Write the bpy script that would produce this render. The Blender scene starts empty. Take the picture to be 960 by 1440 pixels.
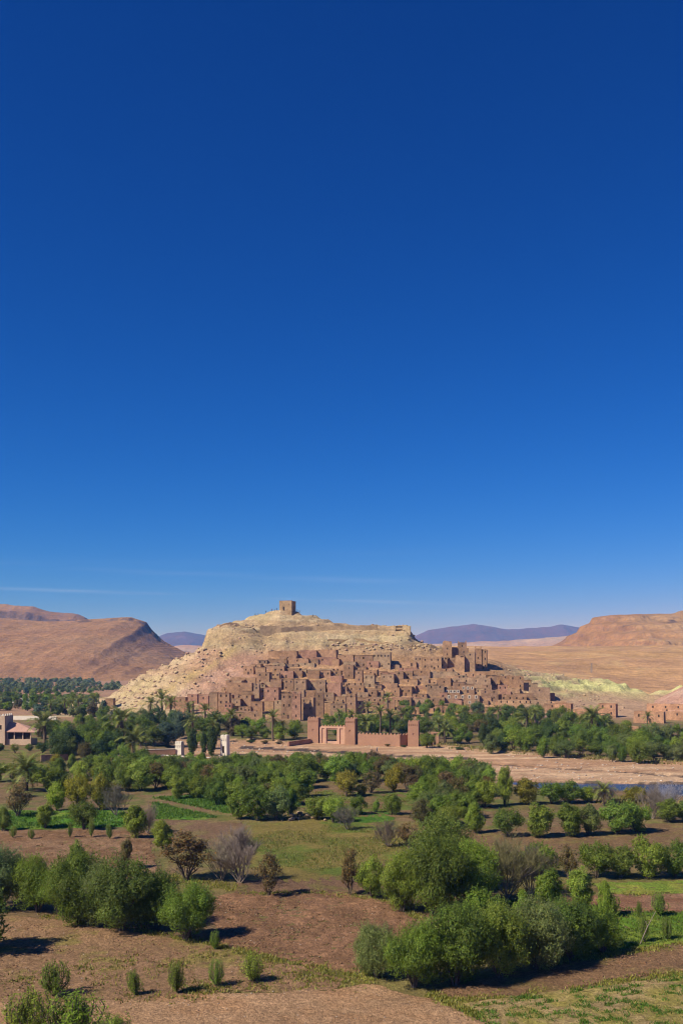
import bpy, bmesh, math, random
import numpy as np
from mathutils import Vector, Matrix
R = math.radians
rnd = random.Random(7)
nr = np.random.RandomState(11)
S = bpy.context.scene
COL = S.collection

# ---------------------------------------------------------------- camera, sky, sun, exposure
CAMH, F, HY = 28.0, 1400.0, 930.0          # camera height, focal length in photo pixels, horizon row
cam = bpy.data.cameras.new('camera'); camo = bpy.data.objects.new('camera', cam); COL.objects.link(camo)
cam.sensor_fit = 'VERTICAL'; cam.sensor_height = 36; cam.lens = 35
cam.shift_y = (HY - 720) / 1440.0
cam.clip_start = 1; cam.clip_end = 60000
camo.location = (0, 0, CAMH); camo.rotation_euler = (R(90), 0, 0)
S.camera = camo
SUN_EL, SUN_AZ = R(44), math.atan2(-0.86, -0.51)      # azimuth as atan2(x, y), the sun stands behind the camera to its left
w = bpy.data.worlds.new('World'); S.world = w; w.use_nodes = True
nt = w.node_tree; bg = nt.nodes['Background']
sky = nt.nodes.new('ShaderNodeTexSky'); sky.sky_type = 'NISHITA'; sky.sun_disc = False
sky.sun_elevation = SUN_EL; sky.sun_rotation = SUN_AZ % (2 * math.pi)
sky.altitude = 1300; sky.air_density = 1.0; sky.dust_density = 0.0; sky.ozone_density = 3.0
def wn(t, **k):
    o = nt.nodes.new('ShaderNode' + t)
    for q, v in k.items(): setattr(o, q, v)
    return o
def wm(op, a, b=None):
    o = wn('Math', operation=op)
    for i, v in enumerate((a, b)):
        if v is None: continue
        if isinstance(v, (int, float)): o.inputs[i].default_value = v
        else: nt.links.new(v, o.inputs[i])
    return o.outputs[0]
SKYS = 0.10
sep = wn('SeparateColor'); com = wn('CombineColor'); nt.links.new(sky.outputs[0], sep.inputs[0])
# a polarising filter was on the lens: the blue deepens, red and green fall off
for i, (pw, mu) in enumerate(((2.8, .86), (1.38, .40), (1.18, .785))):
    nt.links.new(wm('MULTIPLY', wm('POWER', wm('MULTIPLY', sep.outputs[i], SKYS), pw), mu / SKYS), com.inputs[i])
# faint cirrus streaks low over the hills
tc = wn('TexCoord'); sx = wn('SeparateXYZ'); nt.links.new(tc.outputs['Generated'], sx.inputs[0])
dy = wm('MAXIMUM', sx.outputs[1], .05); su = wm('DIVIDE', sx.outputs[0], dy); sv = wm('DIVIDE', sx.outputs[2], dy)
tot = None
for c0, c1, wdt, amt, sd in ((.0614, -.034, .0017, .10, 3.), (.082, -.040, .003, .04, 8.), (.105, .02, .006, .012, 14.)):
    dv = wm('SUBTRACT', sv, wm('ADD', wm('MULTIPLY', su, c1), c0)); g = wm('POWER', 2.718, wm('MULTIPLY', wm('POWER', wm('DIVIDE', wm('ABSOLUTE', dv), wdt), 2.0), -1.0))
    cx = wn('CombineXYZ'); nt.links.new(wm('MULTIPLY', su, 5.), cx.inputs[0]); nt.links.new(wm('MULTIPLY', sv, 90.), cx.inputs[1]); cx.inputs[2].default_value = sd
    tn = wn('TexNoise'); tn.inputs['Scale'].default_value = 1.3; tn.inputs['Detail'].default_value = 5; nt.links.new(cx.outputs[0], tn.inputs['Vector'])
    q = wm('MULTIPLY', wm('MULTIPLY', g, wm('MAXIMUM', wm('SUBTRACT', tn.outputs[0], .38), 0.)), amt * 3); tot = q if tot is None else wm('ADD', tot, q)
fade = wn('MapRange'); nt.links.new(su, fade.inputs[0]); fade.inputs[1].default_value = .07; fade.inputs[2].default_value = .19; fade.inputs[3].default_value = 1; fade.inputs[4].default_value = 0
tot = wm('MULTIPLY', tot, fade.outputs[0])
mixw = wn('Mix', data_type='RGBA'); nt.links.new(tot, mixw.inputs[0]); nt.links.new(com.outputs[0], mixw.inputs[6]); mixw.inputs[7].default_value = (7.5, 8, 9, 1)
nt.links.new(mixw.outputs[2], bg.inputs[0]); bg.inputs[1].default_value = SKYS
sl = bpy.data.lights.new('sun', 'SUN'); sl.energy = 4.6; sl.angle = R(0.53); sl.color = (1, .93, .80)
so = bpy.data.objects.new('sun', sl); COL.objects.link(so)
sdir = Vector((math.sin(SUN_AZ) * math.cos(SUN_EL), math.cos(SUN_AZ) * math.cos(SUN_EL), math.sin(SUN_EL)))
so.rotation_euler = sdir.to_track_quat('Z', 'Y').to_euler()
S.view_settings.view_transform = 'Standard'; S.view_settings.look = 'None'
S.view_settings.exposure = 0.45; S.view_settings.gamma = 1.0
S.cycles.use_denoising = True; S.cycles.denoising_input_passes = 'RGB_ALBEDO_NORMAL'; S.cycles.denoising_prefilter = 'ACCURATE'; S.cycles.use_adaptive_sampling = False; S.cycles.filter_width = 1.1; S.cycles.sample_clamp_indirect = 4
S.cycles.max_bounces = 8; S.cycles.diffuse_bounces = 4; S.cycles.transmission_bounces = 8; S.cycles.transparent_max_bounces = 4; S.cycles.volume_bounces = 0

# ---------------------------------------------------------------- numeric noise
def _h(i, j, s):
    n = (i * 374761393 + j * 668265263 + s * 974711) & 0x7fffffff
    n = ((n ^ (n >> 13)) * 1274126177) & 0x7fffffff
    return ((n ^ (n >> 16)) & 0xffff) / 65535.0
def vn(x, y, s=0):
    x = np.asarray(x, float); y = np.asarray(y, float)
    i = np.floor(x).astype(np.int64); j = np.floor(y).astype(np.int64)
    u = x - i; v = y - j; u = u * u * (3 - 2 * u); v = v * v * (3 - 2 * v)
    a = _h(i, j, s); b = _h(i + 1, j, s); c = _h(i, j + 1, s); d = _h(i + 1, j + 1, s)
    return (a * (1 - u) + b * u) * (1 - v) + (c * (1 - u) + d * u) * v
def fbm(x, y, s=0, o=4, g=.5):
    t = 0; a = 1; n = 0
    for k in range(o):
        t = t + a * (vn(x * 2 ** k, y * 2 ** k, s + 17 * k) - .5); n += a; a *= g
    return 2 * t / n                        # about -1..1
def ridged(x, y, s=0, o=4):
    t = 0; a = 1; n = 0
    for k in range(o):
        t = t + a * (1 - abs(2 * vn(x * 2 ** k, y * 2 ** k, s + 13 * k) - 1)); n += a; a *= .5
    return t / n
def sstep(a, b, x):
    t = np.clip((x - a) / (b - a), 0, 1); return t * t * (3 - 2 * t)

def gp(px, py):                             # a point of the flat river plain
    d = CAMH * F / (py - HY); return ((px - 480) / F * d, d)
def inpoly(x, y, P):
    x = np.asarray(x); ins = np.zeros(x.shape, bool); n = len(P)
    for i in range(n):
        x0, y0 = P[i]; x1, y1 = P[(i + 1) % n]
        if y0 == y1: continue
        c = ((y0 > y) != (y1 > y)) & (x < (x1 - x0) * (y - y0) / (y1 - y0) + x0)
        ins ^= c
    return ins
def poly(*pp): return [gp(a, b) for a, b in pp]

# ---------------------------------------------------------------- mesh helpers
def prop(o, **k):
    for a, b in k.items():
        if b is not None: o[a] = b
    return o
def mesh(name, V, Fc, cols=None, smooth=False, mats=()):
    me = bpy.data.meshes.new(name)
    V = np.asarray(V, np.float32)
    if isinstance(Fc, np.ndarray):
        n, k = Fc.shape
        me.vertices.add(len(V)); me.vertices.foreach_set('co', V.ravel())
        me.loops.add(n * k); me.loops.foreach_set('vertex_index', Fc.astype(np.int32).ravel())
        me.polygons.add(n); me.polygons.foreach_set('loop_start', np.arange(0, n * k, k, dtype=np.int32))
        me.update(calc_edges=True)
    else:
        me.from_pydata(V.tolist(), [], Fc)
    if cols is not None:
        c = np.ones((len(V), 4), np.float32); c[:, :3] = cols
        at = me.color_attributes.new('Col', 'FLOAT_COLOR', 'POINT'); at.data.foreach_set('color', c.ravel())
    if smooth: me.polygons.foreach_set('use_smooth', np.ones(len(me.polygons), bool))
    for m in mats: me.materials.append(m)
    return me
def link(name, me, parent=None, **k):
    o = bpy.data.objects.new(name, me); COL.objects.link(o)
    if parent: o.parent = parent
    return prop(o, **k)
def empty(name, loc, rz=0, **k):
    o = bpy.data.objects.new(name, None); COL.objects.link(o)
    o.location = loc; o.rotation_euler = (0, 0, rz); o.empty_display_size = .5
    return prop(o, **k)
class MB:
    def __init__(s): s.v = []; s.f = []
    def quad(s, a, b, c, d):
        n = len(s.v); s.v += [a, b, c, d]; s.f.append((n, n + 1, n + 2, n + 3))
    def box(s, x0, x1, y0, y1, z0, z1, tp=0.0):
        n = len(s.v); cx, cy = (x0 + x1) / 2, (y0 + y1) / 2; q = 1 - tp
        for z, k in ((z0, 1), (z1, q)):
            for x, y in ((x0, y0), (x1, y0), (x1, y1), (x0, y1)):
                s.v.append((cx + (x - cx) * k, cy + (y - cy) * k, z))
        for f in ((0, 3, 2, 1), (4, 5, 6, 7), (0, 1, 5, 4), (1, 2, 6, 5), (2, 3, 7, 6), (3, 0, 4, 7)):
            s.f.append(tuple(n + i for i in f))
    def tube(s, pts, rad, k=6, cap=True):
        pts = [Vector(p) for p in pts]; n0 = len(s.v); m = len(pts)
        for i, p in enumerate(pts):
            t = (pts[min(i + 1, m - 1)] - pts[max(i - 1, 0)]).normalized()
            a = t.cross(Vector((.31, .95, .1))).normalized(); b = t.cross(a); r = rad[i]
            for j in range(k):
                an = 2 * math.pi * j / k; s.v.append(tuple(p + a * (r * math.cos(an)) + b * (r * math.sin(an))))
        for i in range(m - 1):
            for j in range(k):
                q = n0 + i * k; s.f.append((q + j, q + (j + 1) % k, q + k + (j + 1) % k, q + k + j))
        if cap: s.f.append(tuple(n0 + (m - 1) * k + j for j in range(k)))
    def me(s, name, mat, smooth=False): return mesh(name, s.v, s.f, None, smooth, (mat,))

# ---------------------------------------------------------------- materials
def newmat(name):
    m = bpy.data.materials.new(name); m.use_nodes = True
    n = m.node_tree; b = n.nodes['Principled BSDF']
    b.inputs['Roughness'].default_value = .95; b.inputs['Specular IOR Level'].default_value = .12
    return m, n, b
def N(n, t, **k):
    o = n.nodes.new('ShaderNode' + t)
    for a, v in k.items(): setattr(o, a, v)
    return o
def noise_mul(n, col, scale, lo, hi, detail=5, rough=.6):
    g = N(n, 'NewGeometry'); t = N(n, 'TexNoise'); t.inputs['Scale'].default_value = scale
    t.inputs['Detail'].default_value = detail; t.inputs['Roughness'].default_value = rough
    n.links.new(g.outputs['Position'], t.inputs['Vector'])
    mr = N(n, 'MapRange'); mr.inputs[1].default_value = .3; mr.inputs[2].default_value = .7; mr.inputs[3].default_value = lo; mr.inputs[4].default_value = hi
    n.links.new(t.outputs[0], mr.inputs[0])
    mx = N(n, 'VectorMath', operation='SCALE'); n.links.new(col, mx.inputs[0]); n.links.new(mr.outputs[0], mx.inputs['Scale'])
    return mx.outputs[0], t.outputs[0]
def earth(name, col=None, scales=((.05, .85, 1.15), (.5, .8, 1.2), (3, .75, 1.25)), bump=.5, bscale=2.0, bdist=.3):
    m, n, b = newmat(name)
    if col is None:
        a = N(n, 'Attribute', attribute_name='Col'); c = a.outputs['Color']
    else:
        a = N(n, 'RGB'); a.outputs[0].default_value = (*col, 1); c = a.outputs[0]
    for sc, lo, hi in scales: c, _ = noise_mul(n, c, sc, lo, hi)
    n.links.new(c, b.inputs['Base Color'])
    g = N(n, 'NewGeometry'); t = N(n, 'TexNoise'); t.inputs['Scale'].default_value = bscale; t.inputs['Detail'].default_value = 8; t.inputs['Roughness'].default_value = .65
    n.links.new(g.outputs['Position'], t.inputs['Vector'])
    bp = N(n, 'Bump'); bp.inputs['Strength'].default_value = bump; bp.inputs['Distance'].default_value = bdist
    n.links.new(t.outputs[0], bp.inputs['Height']); n.links.new(bp.outputs[0], b.inputs['Normal'])
    return m
def leafmat(name, trans=.3):
    m = bpy.data.materials.new(name); m.use_nodes = True; n = m.node_tree; n.nodes.clear()
    a = N(n, 'Attribute', attribute_name='Col'); oi = N(n, 'ObjectInfo')
    mx = N(n, 'Mix', data_type='RGBA', blend_type='MULTIPLY'); mx.inputs[0].default_value = 1
    n.links.new(a.outputs['Color'], mx.inputs[6]); n.links.new(oi.outputs['Color'], mx.inputs[7])
    d = N(n, 'BsdfPrincipled'); d.inputs['Roughness'].default_value = .5; d.inputs['Specular IOR Level'].default_value = .22
    t = N(n, 'BsdfTranslucent'); ms = N(n, 'MixShader'); ms.inputs[0].default_value = trans; o = N(n, 'OutputMaterial')
    n.links.new(mx.outputs[2], d.inputs['Base Color']); n.links.new(mx.outputs[2], t.inputs['Color'])
    n.links.new(d.outputs[0], ms.inputs[1]); n.links.new(t.outputs[0], ms.inputs[2]); n.links.new(ms.outputs[0], o.inputs[0])
    return m
def objcol(name, scales=((.4, .85, 1.15), (2.5, .85, 1.15)), bump=.4, bscale=3.0, bdist=.08):
    m = earth(name, (1, 1, 1), scales, bump, bscale, bdist); n = m.node_tree
    oi = N(n, 'ObjectInfo'); rgb = [x for x in n.nodes if x.type == 'RGB'][0]
    for l in list(n.links):
        if l.from_node == rgb: n.links.new(oi.outputs['Color'], l.to_socket)
    return m
M_ground = earth('valley_soil', None, ((.02, .85, 1.15), (.25, .78, 1.22), (1.2, .72, 1.28), (4, .7, 1.3)), .9, 2.5, .35)
M_field = earth('turned_soil', None, ((.15, .85, 1.15), (1.2, .8, 1.2), (4, .6, 1.4), (11, .7, 1.3)), 1.0, 4.0, .35)
M_hill = earth('hill_rock', None, ((.03, .88, 1.12), (.22, .78, 1.22), (.9, .7, 1.3), (2.5, .8, 1.2)), .7, .8, 1.4)
M_far = earth('far_rock', None, ((.004, .86, 1.14), (.03, .8, 1.2), (.12, .84, 1.16), (.4, .84, 1.16)), .5, .12, 10)
M_mud = objcol('mud_brick', ((.12, .85, 1.15), (.5, .72, 1.28), (2.2, .78, 1.22)), .8, 2.2, .25)
M_roof = objcol('mud_roof')
M_stone = earth('boulder_stone', None, ((.8, .8, 1.2), (4, .8, 1.2)), .6, 4, .15)
M_leaf = leafmat('leaf', .55); M_palm = leafmat('palm_leaf', .22); M_grass = leafmat('grass_blade', .35)
M_bark = earth('bark', (.13, .10, .075), ((3, .75, 1.25), (12, .8, 1.2)), .8, 14, .05)
M_barkpale = earth('pale_bark', (.25, .20, .16), ((3, .75, 1.25),), .6, 14, .05)
M_palmbark = earth('palm_bark', (.15, .11, .075), ((3, .7, 1.3),), .9, 6, .1)
M_dark = earth('dark_opening', (.055, .04, .03), ((3, .8, 1.2),), .1)
M_wood = earth('old_wood', (.12, .075, .045), ((6, .75, 1.25),), .4, 10, .03)
M_gate = earth('gate_plaster', (.56, .345, .235), ((.3, .9, 1.1), (2.5, .9, 1.1)), .4, 4, .06)
M_white = earth('white_plaster', (.68, .61, .50), ((.6, .92, 1.05), (4, .94, 1.05)), .3, 5, .04)
M_pink = earth('pink_plaster', (.375, .208, .132), ((.3, .9, 1.1), (2.5, .88, 1.1)), .4, 4, .06)
M_twig = leafmat('twig', .0)

# ---------------------------------------------------------------- the plain and its river
RIVER = poly((240, 1036), (330, 1039), (430, 1042), (600, 1045), (650, 1050), (800, 1063), (960, 1073), (1200, 1082),
             (1200, 1124), (960, 1116), (860, 1111), (780, 1110), (735, 1106), (680, 1100), (600, 1088), (520, 1080), (420, 1076), (330, 1072), (240, 1068))
WATER = poly((690, 1092), (760, 1095), (860, 1096.5), (960, 1097), (1200, 1099), (1200, 1120), (960, 1114), (860, 1110), (780, 1109), (720, 1103))
CHAN = [poly((330, 1046.5), (450, 1051.5), (560, 1058), (660, 1063), (660, 1064.5), (560, 1060.5), (450, 1054.5), (330, 1049)),
        poly((690, 1070.5), (800, 1078), (960, 1088), (1150, 1097), (1150, 1099), (960, 1090), (800, 1079.5), (690, 1072))]
def plain(x, y):
    z = .35 * fbm(x / 40, y / 40, 3, 2) * sstep(40, 120, y)
    xx = x + 5 * fbm(x / 25, y / 25, 8, 3); yy = y + 3 * fbm(x / 25, y / 25, 9, 3)
    z = z - .55 * inpoly(xx, yy, RIVER) - .75 * inpoly(xx, yy, WATER)
    for c in CHAN: z = z - .5 * inpoly(xx, yy, c)
    z = z + .05 * fbm(x / 2.2, y / 2.2, 4, 3)
    z = z * (1 - sstep(600, 900, y)) + sstep(900, 2500, y) * (-1.0)
    return z

# ---------------------------------------------------------------- hills as height profiles over distance
PXC = np.array([-40, 60, 150, 200, 250, 284, 292, 320, 370, 395, 420, 445, 480, 540, 572, 581, 600, 620, 640, 690, 740, 790, 850, 910, 980, 1100, 1300], float)
ROWS = [  # distance, heights given as photo rows at the columns above
 (478, [1014] * 27),
 (505, [1007] * 27),
 (530, [1004, 1004, 1004, 1001, 997, 994, 993, 992, 991, 991, 991, 991, 991, 991, 991, 991, 991, 991, 992, 993, 995, 998, 1001, 1002, 1002, 1002, 1002]),
 (550, [1001, 1001, 1000, 988, 977, 970, 969, 967, 965, 965, 965, 965, 965, 965, 965, 965, 966, 966, 967, 968, 973, 984, 992, 996, 997, 997, 997]),
 (565, [1000, 1000, 992, 972, 956, 950, 949, 947, 944, 944, 944, 944, 944, 944, 944, 945, 945, 946, 948, 951, 962, 974, 984, 990, 993, 994, 994]),
 (580, [998, 998, 987, 963, 940, 930, 928, 925, 923, 923, 923, 923, 923, 923, 923, 924, 925, 927, 931, 940, 954, 966, 975, 982, 985, 988, 990]),
 (590, [997, 997, 983, 954, 931, 914, 910, 905, 908, 908, 908, 908, 908, 909, 910, 912, 914, 919, 924, 932, 948, 958, 965, 977, 980, 980, 985]),
 (600, [996, 996, 981, 950, 927, 912, 889, 883, 893, 893, 893, 893, 893, 893, 893, 904, 907, 911, 917, 928, 944, 952, 957, 975, 963, 968, 980]),
 (615, [996, 996, 980, 950, 928, 914, 884, 876, 882, 881, 881, 881, 883, 884, 881, 897, 906, 910, 915, 927, 944, 952, 958, 976, 960, 965, 980]),
 (640, [996, 996, 985, 954, 932, 918, 889, 877, 863, 859, 862, 868, 879, 881, 882, 899, 908, 912, 917, 930, 948, 956, 962, 978, 966, 970, 980]),
 (690, [995, 995, 990, 970, 948, 935, 925, 905, 885, 880, 880, 885, 890, 893, 895, 910, 915, 920, 925, 940, 955, 965, 972, 982, 976, 978, 985]),
 (760, [984] * 27), (860, [978] * 27)]
RD = np.array([r[0] for r in ROWS], float)
RZ = np.array([[CAMH + (HY - p) / F * d for p in r] for d, r in ROWS])
def prof(x, y):
    px = 480 + F * x / np.maximum(y, 1)
    tot = np.array([np.interp(px, PXC, RZ[k]) for k in range(len(RD))])
    k = np.clip(np.searchsorted(RD, y) - 1, 0, len(RD) - 2)
    t = np.clip((y - RD[k]) / (RD[k + 1] - RD[k]), 0, 1)
    ix = tuple(np.indices(k.shape)) if k.ndim else ()
    return tot[(k,) + ix] * (1 - t) + tot[(k + 1,) + ix] * t
def hill(x, y):
    x = np.asarray(x, float); y = np.asarray(y, float)
    wx = x + 1.2 * fbm(x / 9, y / 9, 31, 3); wy = y + 5 * fbm(x / 22, y / 12, 32, 3)
    z = prof(wx, wy)
    px = 480 + F * x / y
    am = sstep(2, 14, z)
    vill = sstep(300, 340, px) * (1 - sstep(700, 780, px)) * (1 - sstep(30, 36, z))
    rock = am * (1 - .8 * vill)
    st = 3.2; q = z / st + .6 * fbm(x / 30, y / 30, 33, 2); fr = q - np.floor(q)
    z = z + rock * 1.25 * st * (sstep(.25, .8, fr) - fr) * sstep(.2, .6, vn(x / 40, z / 7, 35) + .25)
    z = z + rock * (1.1 * fbm(x / 9, y / 9, 36, 4) + .9 * (ridged(x / 5, y / 9, 37, 3) - .6))
    z = z + rock * sstep(5, 14, z) * (1 - sstep(40, 46, z)) * 2.2 * (ridged(x / 8 + y / 60, y / 45, 38, 3) - .62)
    return z - (1 - sstep(478, 500, y)) * 3
def tanp(x, y):                             # the tan slope beyond the village
    u = 480 + F * x / y
    zz = np.interp(y, [690, 800, 950, 1250, 1550, 1900], [-4, 12, 26, 42, 52, 40])
    zz = zz * sstep(470, 620, u) - 5 * (1 - sstep(470, 620, u))
    return zz + 4 * fbm(x / 90, y / 90, 41, 4) + 2.5 * (ridged(x / 60, y / 120, 42, 3) - .6)
def spur(x, y):
    u = 480 + F * x / y
    zc = CAMH + (HY - np.interp(u, [872, 896, 930, 965, 1040, 1200], [1010, 996, 978, 960, 930, 905])) / F * 570
    return zc * (sstep(500, 572, y) * (1 - sstep(575, 650, y))) + .9 * fbm(x / 12, y / 12, 44, 4) - 1.5
def H(x, y):
    x = np.asarray(x, float); y = np.asarray(y, float)
    return np.maximum(np.maximum(plain(x, y), hill(x, y) * ((y > 478) & (y < 860)) - 9 * ((y <= 478) | (y >= 860))), np.where((y > 690) & (y < 1900), tanp(x, y), -9))
DS = 45 * 1.0022 ** np.arange(1650)
def hit(px, py):                            # where a sight line first meets the land
    x = (px - 480) / F * DS; z = CAMH + (HY - py) / F * DS
    b = np.nonzero(z <= H(x, DS))[0]
    k = b[0] if len(b) else len(DS) - 1
    return float(x[k]), float(DS[k]), float(H(x[k:k + 1], DS[k:k + 1])[0])

def grid(name, xs, ys, zf, cf, mat, label=None, persp=None, smooth=True):
    if persp: Y, U = np.meshgrid(ys, xs, indexing='ij'); X = U * (Y * persp[0] + persp[1])
    else: Y, X = np.meshgrid(ys, xs, indexing='ij')
    Z = zf(X, Y); n, m = X.shape
    V = np.stack([X, Y, Z], -1).reshape(-1, 3)
    i = np.arange(n * m).reshape(n, m)
    Fq = np.stack([i[:-1, :-1], i[:-1, 1:], i[1:, 1:], i[1:, :-1]], -1).reshape(-1, 4)
    gy, gx = np.gradient(Z); slope = np.hypot(gy / np.maximum(np.gradient(Y)[0], .01), gx / np.maximum(np.gradient(X)[1], .01))
    c = cf(X, Y, Z, slope).reshape(-1, 3)
    return link(name, mesh(name, V, Fq, c, smooth, (mat,)), kind='structure')
def mixc(a, b, t):
    t = np.asarray(t)[..., None]; return np.asarray(a) * (1 - t) + np.asarray(b) * t

GREENZ = [poly((0, 1138), (210, 1136), (215, 1166), (0, 1168)), poly((640, 1100), (960, 1118), (960, 1160), (640, 1150))]
def ground_col(X, Y, Z, sl):
    n1 = fbm(X / 18, Y / 18, 51, 4); n2 = fbm(X / 4, Y / 4, 52, 4)
    c = mixc((.175, .115, .06), (.16, .13, .045), sstep(-.15, .35, n1 + .4 * n2))
    c = mixc(c, (.095, .125, .024), sstep(.0, .45, n2 - .2 * n1) * sstep(110, 160, Y) * .75)
    wx = X + 3 * n1; wy = Y + 4 * n2
    c = mixc(c, (.31, .185, .11), sstep(430, 520, Y))
    riv = inpoly(wx, wy, RIVER).astype(float)
    g = fbm(X / 30, Y / 6, 53, 4)
    c = mixc(c, mixc((.35, .205, .118), (.50, .335, .205), sstep(-.35, .45, g + .3 * fbm(X / 8, Y / 2.5, 54, 3))), riv)
    for k in CHAN: c = mixc(c, (.07, .05, .042), inpoly(wx, wy, k) * sstep(-.5, 0, n2 + .4))
    c = mixc(c, (.06, .05, .04), inpoly(wx, wy, WATER).astype(float) * .8)
    return c
ys = 38 * 1.0085 ** np.arange(690)
grid('valley_ground', np.linspace(-1, 1, 361), ys, plain, ground_col, M_ground, persp=(.62, 25))
# water of the river
mw, n_, b_ = newmat('river_water'); b_.inputs['Base Color'].default_value = (.012, .016, .03, 1); b_.inputs['Roughness'].default_value = .08
b_.inputs['Specular IOR Level'].default_value = .22
tt = N(n_, 'TexNoise'); tt.inputs['Scale'].default_value = .9; tt.inputs['Detail'].default_value = 4; g_ = N(n_, 'NewGeometry'); bp_ = N(n_, 'Bump'); bp_.inputs['Strength'].default_value = .8; bp_.inputs['Distance'].default_value = .12
n_.links.new(g_.outputs['Position'], tt.inputs['Vector']); n_.links.new(tt.outputs[0], bp_.inputs['Height']); n_.links.new(bp_.outputs[0], b_.inputs['Normal'])
WP = poly((670, 1090), (760, 1095), (860, 1097), (960, 1098), (1240, 1099), (1240, 1126), (960, 1118), (860, 1112), (780, 1111), (680, 1105))
link('river_water', mesh('river_water', [(x, y, -.85) for x, y in WP], [tuple(range(len(WP)))[::-1]], None, False, (mw,)), kind='structure')

def hill_col(X, Y, Z, sl):
    px = 480 + F * X / Y; py = HY - (Z - CAMH) * F / Y
    n1 = fbm(X / 25, Y / 25, 61, 4); n2 = fbm(X / 6, Y / 6, 62, 4); st = fbm(X / 60, Z / 3.0, 63, 3)
    tan = (.42, .295, .17); yel = (.45, .355, .185); pink = (.39, .225, .155); pale = (.47, .37, .225); lil = (.42, .27, .20); mud = (0.378, 0.226, 0.119)
    c = mixc(tan, pale, sstep(-.3, .5, st + .4 * n2)); bnd = fbm(X / 90, Z / 1.6 + .02 * X, 66, 2); c = mixc(c, (.34, .235, .14), sstep(.12, .38, bnd) * .5); c = mixc(c, (.53, .43, .27), sstep(.15, .4, -bnd) * .45)
    c = mixc(c, yel, sstep(.05, .5, n1 + .5 * n2) * .75 * (1 - sstep(330, 420, px)))
    c = mixc(c, yel, sstep(880, 895, py) * (1 - sstep(905, 914, py)) * sstep(-.4, .3, n2) * .5)
    c = mixc(c, pink, sstep(235, 300, px + 25 * n1) * (1 - sstep(380, 430, px)) * sstep(908, 922, py + 12 * n1) * .85)
    c = mixc(c, lil, sstep(-.2, .25, n2 - n1 * .5) * sstep(190, 250, px) * (1 - sstep(330, 350, px)) * sstep(928, 950, py) * .75)
    bd = (py - 930) + (px - 295) * .62
    c = mixc(c, (.46, .34, .14), np.exp(-((bd - 4) / 9.) ** 2) * (1 - sstep(320, 350, px)) * sstep(-.5, .2, n2) * .8)
    v = sstep(350, 390, px) * (1 - sstep(690, 740, px + 30 * n1)) * sstep(908, 925, py)
    c = mixc(c, mud, v * .9)
    yr = sstep(690, 760, px + 25 * n1) * sstep(935, 945, py)
    c = mixc(c, mixc((.45, .34, .20), (.54, .53, .23), sstep(-.3, .3, n1 + .4 * n2 + .1 + .5 * sstep(760, 860, px))), yr * (1 - sstep(966, 992, py + 12 * n1)))
    c = mixc(c, (.42, .275, .175), yr * sstep(966, 992, py + 12 * n1))
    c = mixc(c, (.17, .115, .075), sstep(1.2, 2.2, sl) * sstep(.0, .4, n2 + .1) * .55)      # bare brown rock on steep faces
    return c * np.array([.92, .90, .88])
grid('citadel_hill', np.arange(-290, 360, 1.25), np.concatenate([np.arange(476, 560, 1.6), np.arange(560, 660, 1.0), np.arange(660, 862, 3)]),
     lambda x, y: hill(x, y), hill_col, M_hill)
def tan_col(X, Y, Z, sl):
    n1 = fbm(X / 120, Y / 160, 71, 4); n2 = fbm(X / 20, Y / 30, 72, 4)
    c = mixc((0.441, 0.261, 0.112), (0.403, 0.234, 0.117), sstep(-.3, .3, n1)); c = mixc(c, (0.456, 0.311, 0.147), sstep(.1, .5, n2) * .6)
    return mixc(c, (0.319, 0.194, 0.088), sstep(.25, .6, -n1 + .3 * n2) * .5)
grid('tan_slope', np.arange(-140, 1500, 7.0), np.arange(690, 1900, 6.0), tanp, tan_col, M_far)
def spur_col(X, Y, Z, sl):
    n1 = fbm(X / 25, Y / 25, 76, 4); return mixc((.40, .23, .165), (.45, .30, .22), sstep(-.3, .4, n1))
grid('pink_spur', np.arange(140, 420, 1.6), np.arange(498, 655, 1.6), spur, spur_col, M_hill)

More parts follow.
